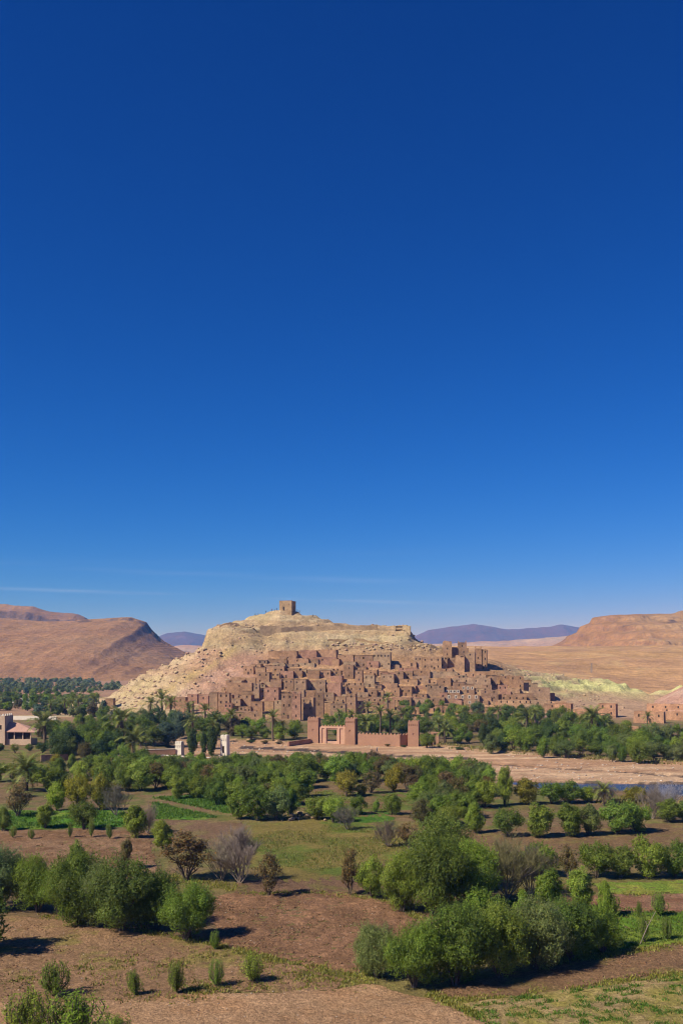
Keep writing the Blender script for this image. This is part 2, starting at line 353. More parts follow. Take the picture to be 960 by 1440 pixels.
def ridge(name, d0, d1, d2, sil, cf, seed, gul, step=None, pexp=1.0, res=(260, 90), base=-2.0, band=0, crop=(), gf=.5):
    MK = {}
    px = np.array([s[0] for s in sil], float); zc = np.array([CAMH + (HY - s[1]) / F * d1 for s in sil])
    U = (np.linspace(px[0], px[-1], res[0]) - 480) / F
    def zf(X, Y):
        wx = X + gul * .8 * fbm(X / (gul * 5), Y / (gul * 5), seed + 5, 3)
        u = 480 + F * wx / Y * 1.0
        crest = np.interp(480 + F * wx / d1, px, zc)
        t = np.clip((Y - d0) / (d1 - d0), 0, 1); b = np.clip((d2 - Y) / (d2 - d1), 0, 1)
        s = np.minimum(t ** pexp, b)
        lim = sstep(0, .12, s)
        z = base + (crest - base) * s
        hh = np.maximum(crest - base, 1) / 90.
        g = (ridged(X / (gul * 1.6), Y / (gul * 5), seed, 4) - .62)
        z = z + lim * (1 - .75 * s) * g * gul * gf + lim * (1 - .6 * s) * gul * gf * .55 * fbm(X / (gul * 2), Y / (gul * 2), seed + 1, 5)
        if band:
            q = (z / band + .5 * fbm(X / (gul * 8), Y / (gul * 8), seed + 2, 3)); fr = q - np.floor(q)
            z = z + lim * .5 * band * (sstep(.45, .75, fr) - fr) * sstep(.35, .7, vn(X / (gul * 7), Y / (gul * 9), seed + 3))
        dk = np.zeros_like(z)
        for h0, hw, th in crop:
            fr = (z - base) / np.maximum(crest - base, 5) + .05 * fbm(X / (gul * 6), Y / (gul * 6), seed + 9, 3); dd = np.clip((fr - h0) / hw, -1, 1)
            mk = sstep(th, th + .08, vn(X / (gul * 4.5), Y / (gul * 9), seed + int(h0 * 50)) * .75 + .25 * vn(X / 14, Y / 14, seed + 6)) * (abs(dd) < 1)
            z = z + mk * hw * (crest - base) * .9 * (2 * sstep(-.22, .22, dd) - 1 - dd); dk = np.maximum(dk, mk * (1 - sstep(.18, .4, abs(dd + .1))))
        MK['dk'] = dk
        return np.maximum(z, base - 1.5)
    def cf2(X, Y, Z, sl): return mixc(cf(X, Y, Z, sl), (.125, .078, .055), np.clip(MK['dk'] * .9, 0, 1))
    Yg = np.linspace(d0, d2, res[1]) if step is None else step
    xs = np.linspace(U[0] * d1, U[-1] * d1, res[0])
    return grid(name, xs, Yg, zf, cf2, M_far)
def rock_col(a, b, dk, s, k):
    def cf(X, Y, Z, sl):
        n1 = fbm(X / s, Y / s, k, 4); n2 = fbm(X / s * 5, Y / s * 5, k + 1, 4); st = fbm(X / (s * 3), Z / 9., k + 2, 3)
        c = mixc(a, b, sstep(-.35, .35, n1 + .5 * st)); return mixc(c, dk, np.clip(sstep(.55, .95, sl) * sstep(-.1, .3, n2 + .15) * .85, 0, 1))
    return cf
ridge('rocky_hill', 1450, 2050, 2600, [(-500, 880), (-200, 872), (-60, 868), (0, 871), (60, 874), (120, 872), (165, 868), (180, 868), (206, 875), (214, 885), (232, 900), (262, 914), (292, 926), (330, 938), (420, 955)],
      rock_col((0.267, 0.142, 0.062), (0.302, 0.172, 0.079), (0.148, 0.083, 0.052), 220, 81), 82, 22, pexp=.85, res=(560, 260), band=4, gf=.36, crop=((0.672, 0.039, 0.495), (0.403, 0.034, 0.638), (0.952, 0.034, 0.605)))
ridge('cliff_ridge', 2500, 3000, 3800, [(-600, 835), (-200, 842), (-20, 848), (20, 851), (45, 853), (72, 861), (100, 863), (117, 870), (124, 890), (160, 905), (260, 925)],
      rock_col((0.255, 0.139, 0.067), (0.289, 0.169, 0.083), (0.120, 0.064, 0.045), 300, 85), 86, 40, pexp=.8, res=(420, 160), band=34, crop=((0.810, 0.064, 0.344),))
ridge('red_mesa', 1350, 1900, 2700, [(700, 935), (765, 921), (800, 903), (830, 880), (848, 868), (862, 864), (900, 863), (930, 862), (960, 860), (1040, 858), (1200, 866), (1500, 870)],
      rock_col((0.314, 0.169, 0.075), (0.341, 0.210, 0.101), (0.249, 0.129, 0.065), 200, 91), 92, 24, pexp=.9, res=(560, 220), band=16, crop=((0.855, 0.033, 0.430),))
ridge('pale_badlands', 3300, 4300, 5400, [(100, 922), (200, 913), (260, 908), (310, 908), (480, 915), (560, 911), (620, 906), (700, 902), (760, 897), (800, 894), (860, 893), (1100, 890)],
      rock_col((0.377, 0.238, 0.164), (0.410, 0.295, 0.213), (0.295, 0.180, 0.139), 350, 95), 96, 60, pexp=.7, res=(300, 80))
ridge('purple_mountains', 8300, 9400, 10600, [(-300, 905), (60, 905), (180, 902), (225, 896), (242, 890), (268, 888), (290, 892), (330, 899), (420, 905), (520, 908), (575, 899), (590, 892), (603, 887), (640, 882), (668, 879), (692, 882), (716, 885), (745, 882), (772, 881), (792, 877.5), (815, 881), (850, 884), (930, 892), (1200, 900)],
      rock_col((.095, .045, .06), (.115, .055, .068), (.07, .034, .048), 900, 98), 99, 190, pexp=.8, res=(520, 90))

# ---------------------------------------------------------------- fields
def field(name, P, ca, cb, cell, clod, seed, furrow=0, ang=0, lift=.06, thr=(-.3, .3), edge=.7, csc=3.0, kind='structure'):
    xs = [p[0] for p in P]; yv = [p[1] for p in P]
    gx = np.arange(min(xs) - 2, max(xs) + 2, cell); gy = np.arange(min(yv) - 2, max(yv) + 2, cell * 1.25)
    Y, X = np.meshgrid(gy, gx, indexing='ij')
    wx = X + edge * fbm(X / 3, Y / 3, seed, 3); wy = Y + edge * 1.4 * fbm(X / 3, Y / 3, seed + 1, 3)
    m = inpoly(wx, wy, P)
    # how deep inside the outline, for a soft rim
    dep = m.astype(float)
    for k in range(3):
        q = np.pad(dep, 1, mode='edge'); dep = np.minimum(dep, (q[:-2, 1:-1] + q[2:, 1:-1] + q[1:-1, :-2] + q[1:-1, 2:]) / 4)
    a = X * math.cos(ang) + Y * math.sin(ang)
    z = plain(X, Y) + lift * (dep * 2 - .6) + clod * dep * (1.4 * fbm(X / .7, Y / .9, seed + 2, 4) + .5 * fbm(X / 3, Y / 3, seed + 4, 2))
    if furrow: z = z + dep * furrow * np.sin(a * 2 * math.pi / 1.3 + 1.5 * fbm(X / 6, Y / 6, seed + 5, 2))
    n1 = fbm(X / csc, Y / csc, seed + 6, 4); c = mixc(ca, cb, sstep(thr[0], thr[1], n1 + .3 * fbm(X / .9, Y / .9, seed + 8, 2)))
    keep = m[:-1, :-1] & m[1:, :-1] & m[:-1, 1:] & m[1:, 1:]
    n, k = X.shape; i = np.arange(n * k).reshape(n, k)
    Fq = np.stack([i[:-1, :-1], i[:-1, 1:], i[1:, 1:], i[1:, :-1]], -1)[keep]
    used, inv = np.unique(Fq, return_inverse=True)
    V = np.stack([X, Y, z], -1).reshape(-1, 3)[used]
    return link(name, mesh(name, V, inv.reshape(-1, 4), c.reshape(-1, 3)[used], False, (M_field,)), kind=kind)
BR = (.195, .107, .057); BR2 = (.26, .142, .078); WD = (.165, .135, .04); GR = (.07, .11, .018); PK = (.375, .228, .125)
field('ploughed_field', poly((300, 1262), (330, 1255), (480, 1254), (545, 1268), (585, 1292), (570, 1330), (505, 1372), (412, 1356), (310, 1330), (296, 1300)), BR, BR2, .2, .15, 100, .045, 1.72)
field('weedy_field', poly((-60, 1287), (60, 1292), (160, 1306), (300, 1332), (410, 1358), (500, 1380), (470, 1396), (300, 1398), (120, 1412), (-60, 1412)), (.265, .158, .085), (.24, .185, .06), .22, .09, 110, .01, 1.6, thr=(.05, .5))
field('bare_field', poly((-70, 1408), (120, 1410), (300, 1396), (470, 1394), (520, 1384), (600, 1402), (660, 1424), (740, 1462), (740, 1500), (-70, 1500)), PK, (.36, .205, .105), .22, .035, 120, 0, 0, thr=(-.2, .5))
field('fallow_strip', poly((600, 1396), (700, 1372), (860, 1346), (1010, 1320), (1010, 1362), (840, 1384), (720, 1402), (640, 1408)), (.205, .12, .063), (.21, .15, .055), .22, .06, 130, .03, 1.2, thr=(0, .5))
field('vegetable_patch', poly((612, 1408), (720, 1404), (840, 1386), (1010, 1364), (1010, 1490), (780, 1490), (670, 1428)), (.33, .235, .11), (.27, .225, .06), .22, .05, 140, .04, 2.0, thr=(-.3, .3))
field('grassy_fallow', poly((335, 1180), (352, 1160), (440, 1150), (520, 1156), (600, 1180), (600, 1205), (500, 1215), (478, 1240), (390, 1243), (345, 1215)), (.20, .155, .045), (.115, .15, .026), .4, .05, 150, .03, .2, thr=(-.1, .5), csc=7)
field('harvested_strip', poly((330, 1238), (480, 1232), (560, 1246), (550, 1262), (480, 1254), (330, 1256)), (.17, .10, .058), (.16, .125, .045), .3, .06, 155, .03, .3, thr=(.1, .5))
field('red_field', poly((-60, 1166), (100, 1167), (212, 1168), (214, 1200), (232, 1230), (100, 1250), (-60, 1250)), (.195, .108, .056), (.25, .15, .085), .3, .14, 160, .03, 1.6)
field('green_crop_field', poly((-60, 1140), (90, 1139), (178, 1140), (182, 1163), (90, 1166), (-60, 1168)), (0.078, 0.180, 0.017), (0.156, 0.216, 0.031), .5, .12, 170, .1, 1.4, thr=(.0, .5))
field('clover_field', poly((214, 1121), (300, 1116), (345, 1136), (322, 1146), (228, 1123)), (0.066, 0.150, 0.019), (0.090, 0.174, 0.024), .5, .12, 175, .08, 1.4)
field('bean_field', poly((216, 1127), (306, 1150), (290, 1154), (218, 1153)), (0.084, 0.192, 0.019), (0.156, 0.222, 0.034), .5, .12, 178, .1, 1.2)
field('stubble_field', poly((232, 1155), (345, 1153), (335, 1178), (300, 1196), (262, 1180), (245, 1168)), (.19, .115, .068), (.20, .15, .065), .4, .06, 180, .04, .2)
field('brown_terrace', poly((600, 1168), (700, 1166), (880, 1160), (1010, 1156), (1010, 1185), (880, 1192), (700, 1200), (600, 1198)), (.185, .115, .058), (.20, .15, .055), .4, .08, 190, .04, .1, thr=(0, .5))
field('upper_crop_strip', poly((830, 1240), (1010, 1236), (1010, 1253), (900, 1257), (840, 1256)), (0.144, 0.204, 0.029), (0.216, 0.228, 0.042), .35, .10, 200, .06, 1.5)
field('red_strip', poly((780, 1262), (860, 1256), (1010, 1254), (1010, 1281), (900, 1283), (800, 1280)), (.22, .11, .062), (.27, .15, .088), .3, .12, 205, .03, 1.6)
field('lucerne_field', poly((690, 1262), (860, 1282), (1010, 1284), (1010, 1316), (900, 1334), (830, 1342), (700, 1330)), (0.102, 0.186, 0.018), (0.168, 0.216, 0.031), .3, .10, 210, .05, .4)
field('orchard_floor', poly((420, 1112), (560, 1112), (610, 1128), (600, 1150), (450, 1148), (400, 1130)), (.12, .145, .03), (.19, .12, .06), .6, .08, 215, .04, .2, thr=(-.2, .3))
field('melon_patch', poly((478, 1143), (545, 1140), (560, 1152), (500, 1160)), (.06, .14, .015), (.10, .165, .022), .4, .1, 218, .05, .2)

# grass tufts along the field edges, leafy plants in rows
def tufts(name, pts, h0, h1, wdt, cols, blades=5, seed=1, kind='stuff'):
    r = np.random.RandomState(seed); pts = np.asarray(pts); n = len(pts)
    x = np.repeat(pts[:, 0], blades); y = np.repeat(pts[:, 1], blades); k = len(x)
    x = x + r.normal(0, wdt, k); y = y + r.normal(0, wdt, k); z = plain(x, y) + .02
    h = r.uniform(h0, h1, k); a = r.uniform(0, 6.28, k); l = r.uniform(.1, .8, k) * h
    bw = h * .28
    dx, dy = np.cos(a), np.sin(a)
    A = np.stack([x - dy * bw, y + dx * bw, z], -1); B = np.stack([x + dy * bw, y - dx * bw, z], -1)
    C = np.stack([x + dx * l, y + dy * l, z + h], -1)
    V = np.stack([A, B, C], 1).reshape(-1, 3); Fq = np.arange(3 * k).reshape(-1, 3)
    cc = np.asarray(cols)[r.randint(0, len(cols), k)] * r.uniform(.75, 1.25, (k, 1)); cc = np.repeat(cc, 3, 0)
    o = link(name, mesh(name, V, Fq, cc, False, (M_grass,)), kind=kind); return o
def along(pp, n, spread, seed):
    r = np.random.RandomState(seed); P = [gp(*p) for p in pp]; seg = [math.dist(P[i], P[i + 1]) for i in range(len(P) - 1)]
    out = []
    for i, s in enumerate(seg):
        for _ in range(int(n * s / sum(seg))):
            t = r.rand(); x = P[i][0] * (1 - t) + P[i + 1][0] * t; y = P[i][1] * (1 - t) + P[i + 1][1] * t
            if vn(x / 2.5, y / 2.5, seed) > .3: out.append((x + r.normal(0, spread), y + r.normal(0, spread * 1.3)))
    return out
def inside(P, n, seed, thr=None, sc=3.):
    r = np.random.RandomState(seed); xs = [p[0] for p in P]; yv = [p[1] for p in P]
    x = r.uniform(min(xs), max(xs), n * 3); y = r.uniform(min(yv), max(yv), n * 3); m = inpoly(x, y, P)
    if thr is not None: m &= vn(x / sc, y / sc, seed + 3) > thr
    return np.stack([x[m], y[m]], -1)[:n]
YG = [(.27, .255, .04), (.21, .23, .035), (.31, .27, .07)]; DG = [(0.098, 0.195, 0.021), (0.078, 0.163, 0.018), (0.143, 0.227, 0.031)]
e = []
for pp, n, s, k in (([(300, 1330), (410, 1356), (520, 1374)], 420, .5, 1), ([(340, 1256), (440, 1255), (545, 1267), (590, 1292)], 420, .45, 2), ([(600, 1396), (660, 1425), (735, 1460)], 420, .4, 3),
                    ([(625, 1408), (720, 1402), (840, 1385), (1000, 1364)], 500, .45, 4), ([(780, 1352), (900, 1337), (1000, 1318)], 380, .5, 5), ([(60, 1290), (200, 1310), (300, 1330)], 260, .4, 6),
                    ([(230, 1232), (330, 1250)], 300, .8, 7), ([(690, 1250), (840, 1258), (1000, 1254)], 300, .5, 8), ([(350, 1352), (420, 1382), (520, 1380)], 350, .9, 9)):
    e += along(pp, n, s, 300 + k)
tufts('verge_grass', e, .10, .28, .16, YG, 6, 301)
tufts('weed_patches', np.concatenate([inside(poly((-20, 1290), (300, 1335), (480, 1380), (300, 1398), (-20, 1412)), 1500, 311, .62), inside(poly((612, 1408), (840, 1386), (1010, 1364), (1010, 1470), (760, 1470)), 1100, 312, .55)]), .06, .16, .16, YG, 5, 313)
wc = [gp(*q) for q in ((30, 1378), (155, 1380), (222, 1368), (275, 1385), (345, 1345), (120, 1365), (170, 1355), (290, 1345), (250, 1360), (285, 1395), (196, 1402), (255, 1399), (310, 1392), (360, 1386), (86, 1405), (420, 1372), (450, 1376), (380, 1352))]
tufts('weed_clumps', [(x + dx, y + dy) for x, y in wc for dx, dy in nr.normal(0, [.9, 1.1], (60, 2))], .08, .3, .14, YG + [(.13, .13, .035)], 6, 315)
tufts('vegetable_tufts', inside(poly((640, 1420), (720, 1405), (840, 1388), (1010, 1366), (1010, 1480), (760, 1480)), 1300, 321, .52, .9), .12, .26, .16, DG, 12, 322)
tufts('lucerne_leaves', inside(poly((690, 1264), (1010, 1286), (1010, 1314), (830, 1340), (700, 1328)), 3200, 331, .3), .12, .3, .2, [(.11, .18, .02), (.15, .20, .028)], 4, 332)
tufts('crop_leaves', np.concatenate([inside(poly((-60, 1142), (178, 1142), (182, 1163), (-60, 1166)), 2600, 341, .3), inside(poly((214, 1121), (300, 1117), (345, 1136), (320, 1145)), 1500, 342), inside(poly((216, 1128), (306, 1150), (218, 1153)), 1200, 343)]), .2, .45, .35, DG, 4, 344)
tufts('fallow_grass', np.concatenate([inside(poly((340, 1180), (440, 1152), (600, 1182), (500, 1212), (400, 1240)), 3000, 351, .4, 6.), inside(poly((420, 1112), (600, 1126), (590, 1148), (450, 1146)), 1200, 352, .45)]), .12, .32, .35, [(.14, .175, .03), (.23, .215, .05), (.18, .19, .035)], 4, 353)
tufts('riverside_grass', np.concatenate([along([(590, 1044), (700, 1054), (800, 1062), (960, 1073)], 900, 1.6, 361), along([(860, 1128), (960, 1130)], 260, 2, 362)]), .3, .8, .6, [(.30, .25, .07), (.22, .20, .06)], 4, 363)

# ---------------------------------------------------------------- stones
def rocks(name, pts, s0, s1, cols, seed, flat=.75):
    r = np.random.RandomState(seed); ico = bmesh.new(); bmesh.ops.create_icosphere(ico, subdivisions=1, radius=1)
    ico.verts.ensure_lookup_table(); b = np.array([v.co[:] for v in ico.verts]); f = np.array([[v.index for v in q.verts] for q in ico.faces]); ico.free()
    n = len(pts); sz = s0 * (s1 / s0) ** (r.rand(n) ** 1.9)
    V = b[None] * (1 + r.uniform(-.28, .28, (n, len(b), 1)))
    sc = np.stack([sz * r.uniform(.8, 1.35, n), sz * r.uniform(.8, 1.2, n), sz * r.uniform(.55, 1, n) * flat], -1)
    V = V * sc[:, None, :]; a = r.uniform(0, 6.28, n); ca, sa = np.cos(a), np.sin(a)
    X = V[..., 0] * ca[:, None] - V[..., 1] * sa[:, None]; Y = V[..., 0] * sa[:, None] + V[..., 1] * ca[:, None]
    p = np.asarray(pts); V = np.stack([X + p[:, 0:1], Y + p[:, 1:2], V[..., 2] + p[:, 2:3] + (sz * .2)[:, None]], -1).reshape(-1, 3)
    Fq = (f[None] + (np.arange(n) * len(b))[:, None, None]).reshape(-1, 3)
    c = np.repeat(np.asarray(cols)[r.randint(0, len(cols), n)] * r.uniform(.85, 1.15, (n, 1)), len(b), 0)
    return link(name, mesh(name, V, Fq, c, False, (M_stone,)), kind='stuff')
def on_hill(poly_px, n, seed, d0=500, d1=640):
    r = np.random.RandomState(seed); out = []
    x = r.uniform(-175, 260, 40 * n); y = r.uniform(d0, d1, 40 * n); z = H(x, y)
    px = 480 + F * x / y; py = HY - (z - CAMH) * F / y; m = inpoly(px, py, poly_px)
    return np.stack([x, y, z], -1)[m][:n]
SC = [(.43, .32, .19), (.40, .29, .18), (.41, .265, .19), (.36, .25, .175), (.45, .35, .2)]
SLP = [(150, 1004), (170, 962), (240, 930), (290, 905), (320, 905), (372, 915), (340, 945), (300, 975), (230, 985)]
rocks('slope_boulders', np.concatenate([on_hill(SLP, 1300, 401), on_hill([(292, 880), (330, 875), (580, 880), (600, 905), (600, 915), (372, 917), (290, 912)], 380, 402, 570, 640), on_hill([(460, 904), (600, 905), (612, 914), (460, 915)], 260, 406, 570, 610)]), .2, 1.25, SC, 403)
eb = [(x + dx, y + dy) for x, y in [gp(420, 1147)] for dx, dy in nr.normal(0, [3.2, 3.5], (70, 2))]
rocks('earth_bank_stones', np.c_[np.array(eb), np.zeros(70) + .1], .12, .6, [(.33, .23, .14), (.38, .27, .18)], 407)
rocks('ridge_stones', on_hill([(690, 935), (760, 945), (850, 957), (880, 1000), (790, 1000), (720, 955)], 350, 404), .2, .9, SC, 405)
rp = inside(RIVER, 1400, 411, .45, 14.); rocks('river_stones', np.c_[rp, plain(rp[:, 0], rp[:, 1])], .10, .42, [(.5, .42, .34), (.42, .32, .25), (.55, .48, .4)], 412, .6)
fp = np.concatenate([inside(poly((-40, 1290), (480, 1378), (700, 1440), (-40, 1460)), 900, 421), inside(poly((300, 1262), (545, 1270), (505, 1370), (310, 1328)), 400, 422)])
cl = np.concatenate([inside(poly((300, 1262), (545, 1270), (580, 1295), (505, 1370), (310, 1328)), 5200, 424, .25, 4.), inside(poly((-40, 1288), (300, 1334), (480, 1378), (300, 1396), (-40, 1410)), 3000, 425, .35, 4.), inside(poly((-40, 1170), (210, 1170), (230, 1228), (-40, 1245)), 3000, 426, .3, 5.), inside(poly((620, 1400), (860, 1350), (1000, 1324), (1000, 1360), (720, 1400)), 2200, 427, .3, 4.)])
rocks('soil_clods', np.c_[cl, plain(cl[:, 0], cl[:, 1]) + .03], .035, .15, [(.185, .10, .055), (.22, .125, .07), (.165, .09, .05)], 428, .8)
rocks('field_stones', np.c_[fp, plain(fp[:, 0], fp[:, 1]) + .05], .03, .11, [(.30, .22, .16), (.20, .12, .08), (.38, .30, .23)], 423, .8)

# ---------------------------------------------------------------- trees
def leaves(P, Nn, size, asp, r, up=0.0):
    n = len(P); t = r.normal(0, 1, (n, 3)); t[:, 2] += up; t -= (t * Nn).sum(1, keepdims=True) * Nn
    t /= np.linalg.norm(t, axis=1, keepdims=True) + 1e-9; b = np.cross(Nn, t)
    L = (size * r.uniform(.7, 1.35, n))[:, None]; W = L * asp
    V = np.stack([P - t * L, P + b * W, P + t * L, P - b * W], 1).reshape(-1, 3)
    return V, np.arange(4 * n).reshape(-1, 4)
def crown_mesh(name, seed, Rr, Hh, zc, nl, n, leaf, lob=(.28, .46), asp=.42, up=0., hollow=.75, col=(.7, 1.35), brown=0., egg=0.):
    r = np.random.RandomState(seed)
    d = r.normal(0, 1, (nl, 3)); d /= np.linalg.norm(d, axis=1, keepdims=True)
    c = d * (r.uniform(.25, .8, (nl, 1)) ** .6)
    if egg: c[:, :2] *= (1 - egg * c[:, 2:3])
    c = c * [Rr, Rr, Hh] + [0, 0, zc]; lr = r.uniform(lob[0], lob[1], nl) * Rr
    w_ = lr ** 2; k = r.choice(nl, n, p=w_ / w_.sum())
    q = r.normal(0, 1, (n, 3)); q[:, 2] += .15; q /= np.linalg.norm(q, axis=1, keepdims=True)
    rr = lr[k][:, None] * (r.uniform(hollow, 1.0, (n, 1)) + (r.rand(n, 1) < .12) * r.uniform(0, .3, (n, 1)))
    P = c[k] + q * rr * [1, 1, max(1, Hh / Rr * .85)]
    out = (P - [0, 0, zc]) / [Rr, Rr, Hh]; out /= np.linalg.norm(out, axis=1, keepdims=True) + 1e-6
    Nn = q * .7 + out * .5 + r.normal(0, .36, (n, 3)) + [0, 0, .25]; Nn /= np.linalg.norm(Nn, axis=1, keepdims=True)
    V, Fq = leaves(P, Nn, leaf, asp, r, up)
    ns = n // 20; ks = r.choice(nl, ns, p=w_ / w_.sum()); q2 = r.normal(0, 1, (ns, 3)); q2[:, 2] += .7; q2 /= np.linalg.norm(q2, axis=1, keepdims=True)
    S0 = c[ks] + q2 * lr[ks][:, None] * .85; dr = q2 + [0, 0, .55] + r.normal(0, .25, (ns, 3)); dr /= np.linalg.norm(dr, axis=1, keepdims=True); SL = r.uniform(.35, 1.25, ns) * Rr * .27; m = 13
    tt = np.tile(np.linspace(0, 1, m), ns); PS = np.repeat(S0, m, 0) + np.repeat(dr * SL[:, None], m, 0) * tt[:, None] + r.normal(0, .045, (ns * m, 3)) * Rr / 2.5
    NS = np.repeat(q2, m, 0) * .6 + r.normal(0, .5, (ns * m, 3)) + [0, 0, .2]; NS /= np.linalg.norm(NS, axis=1, keepdims=True)
    V2, F2 = leaves(PS, NS, leaf * .8, asp * .9, r, 1.2); F2 = F2 + len(V); V = np.concatenate([V, V2]); Fq = np.concatenate([Fq, F2])
    k = np.concatenate([k, np.repeat(ks, m)]); n = n + ns * m
    tone = r.uniform(*col, n) * r.uniform(.8, 1.2, nl)[k]
    cc = np.stack([tone * r.uniform(.9, 1.15, n), tone, tone * r.uniform(.8, 1.2, n)], -1)
    if brown:
        m = r.rand(n) < brown; cc[m] *= [1.35, 1.0, .8]
    return mesh(name, V, Fq, np.repeat(cc, 4, 0), False, (M_leaf,))
def stems_mesh(name, seed, n, h, spread, r0, mat, lean=0, kids=2):
    r = random.Random(seed); b = MB()
    for i in range(n):
        a = 2 * math.pi * (i + r.random() * .7) / n; sp = spread * r.uniform(.5, 1.1); hh = h * r.uniform(.75, 1.05); rr = r0 * r.uniform(.7, 1.1)
        P = []
        for t in (0, .2, .45, .7, 1):
            o = (.12 + t ** 1.2) * sp if n > 1 else t * sp * .5
            P.append((math.cos(a) * o + r.uniform(-.06, .06) * h * t, math.sin(a) * o + r.uniform(-.06, .06) * h * t, -.15 + hh * t))
        b.tube(P, [rr * 1.25, rr, rr * .8, rr * .55, rr * .2], 7)
        for k in range(kids):
            j = r.choice((1, 2, 3)); p = Vector(P[j]); a2 = a + r.uniform(-1.6, 1.6); L = h * r.uniform(.3, .5)
            e = p + Vector((math.cos(a2) * L * .7, math.sin(a2) * L * .7, L * .75)); m = (p + e) / 2 + Vector((r.uniform(-.1, .1) * L, r.uniform(-.1, .1) * L, -.08 * L))
            b.tube([p, m, e], [rr * .5, rr * .35, rr * .1], 5)
    return b.me(name, mat, True)
def rnd_v(r, p, dd, L):
    nd = (dd + Vector((r.uniform(-1, 1), r.uniform(-1, 1), r.uniform(-.3, .8)))).normalized(); w_ = nd.cross(Vector((r.random(), r.random(), .3))).normalized() * .014; e = p + nd * L * r.uniform(.5, 1.0)
    return [tuple(p - w_), tuple(p + w_), tuple(e)]
def bare_mesh(name, seed, h, spread, mat, n0=5):
    r = random.Random(seed); b = MB(); tw = MB()
    def br(p, d, L, rad, lvl):
        pts = [p]; q = p; dd = d
        for i in range(3):
            dd = (dd + Vector((r.uniform(-.22, .22), r.uniform(-.22, .22), r.uniform(-.05, .2)))).normalized(); q = q + dd * L / 3; pts.append(q)
        (b if lvl < 2 else tw).tube(pts, [rad, rad * .8, rad * .6, rad * .4], 6 if lvl == 0 else 4 if lvl < 2 else 3, False)
        if lvl == 3:
            for k in range(7):
                q = rnd_v(r, pts[r.randrange(4)], dd, L); tw.f.append(tuple(range(len(tw.v), len(tw.v) + 3))); tw.v += q
        if lvl < 3:
            for k in range((5, 5, 5)[lvl]):
                s = pts[r.choice((1, 2, 3, 3))]; nd = (dd + Vector((r.uniform(-.9, .9), r.uniform(-.9, .9), r.uniform(-.25, .7)))).normalized()
                br(s, nd, L * r.uniform(.5, .72), rad * .5, lvl + 1)
    for i in range(n0):
        a = 6.283 * (i + r.random()) / n0
        q_ = spread * (1.15, .35, .8)[i % 3]; br(Vector((0, 0, -.1)), Vector((math.cos(a) * q_, math.sin(a) * q_, 1)).normalized(), h * .5, .075 * h / 5, 0)
    return b.me(name + '_trunk', mat, True), mesh(name + '_twigs', tw.v, tw.f, np.repeat(np.random.RandomState(seed).uniform(.75, 1.25, (len(tw.v), 1)), 3, 1), False, (M_twig,))
for_twig = lambda me: me
PROTO = {}
def P_(k, crown, trunk): PROTO.setdefault(k, []).append((crown, trunk))
# unit trees: height 1.0 = 6 m of modelled tree; each entry is scaled to the height in the photo
for i in range(5):   # big spreading olives, crown to the ground
    P_('olive', crown_mesh('olive_crown', 500 + i, 2.95, 2.75, 2.95, 44, 17000, .105, (.20, .38), .40, .3, .62), stems_mesh('olive_trunk', 510 + i, 6, 3.6, 1.5, .085, M_bark, kids=3))
for i in range(5):   # orchard trees seen further off
    P_('orchard', crown_mesh('orchard_crown', 520 + i, 2.6, 2.75, 3.15, 28, 5500, .16, (.24, .44), .42, .8, .62), stems_mesh('orchard_trunk', 530 + i, 4, 3.2, 1.0, .12, M_bark))
for i in range(3):   # upright young olives
    P_('upright', crown_mesh('upright_crown', 540 + i, 1.5, 2.85, 3.1, 26, 6500, .14, (.32, .5), .34, 2.2, .6, egg=.25), stems_mesh('upright_trunk', 545 + i, 4, 3.4, .5, .09, M_bark))
for i in range(3):   # thin crowns that show the branches
    P_('sparse', crown_mesh('sparse_crown', 550 + i, 2.4, 2.3, 3.6, 26, 1900, .17, (.2, .36), .42, .2, .5, brown=.25), stems_mesh('sparse_trunk', 555 + i, 5, 4.4, 1.5, .10, M_bark, kids=5))
for i in range(3):
    P_('far', crown_mesh('far_crown', 560 + i, 2.7, 2.5, 2.9, 18, 900, .42, (.3, .5), .5, .1, .7), stems_mesh('far_trunk', 565 + i, 2, 2.6, .5, .16, M_bark, kids=0))
for i in range(3):
    t, tw = bare_mesh('bare', 570 + i, 6.0, .9, M_barkpale, 8); P_('bare', tw, t)
for i in range(2):
    P_('cypress', crown_mesh('cypress_crown', 580 + i, .85, 3.0, 3.0, 26, 2400, .2, (.4, .6), .4, 2., .6, egg=.3), stems_mesh('cypress_trunk', 583 + i, 1, 3.5, .1, .12, M_bark, kids=0))
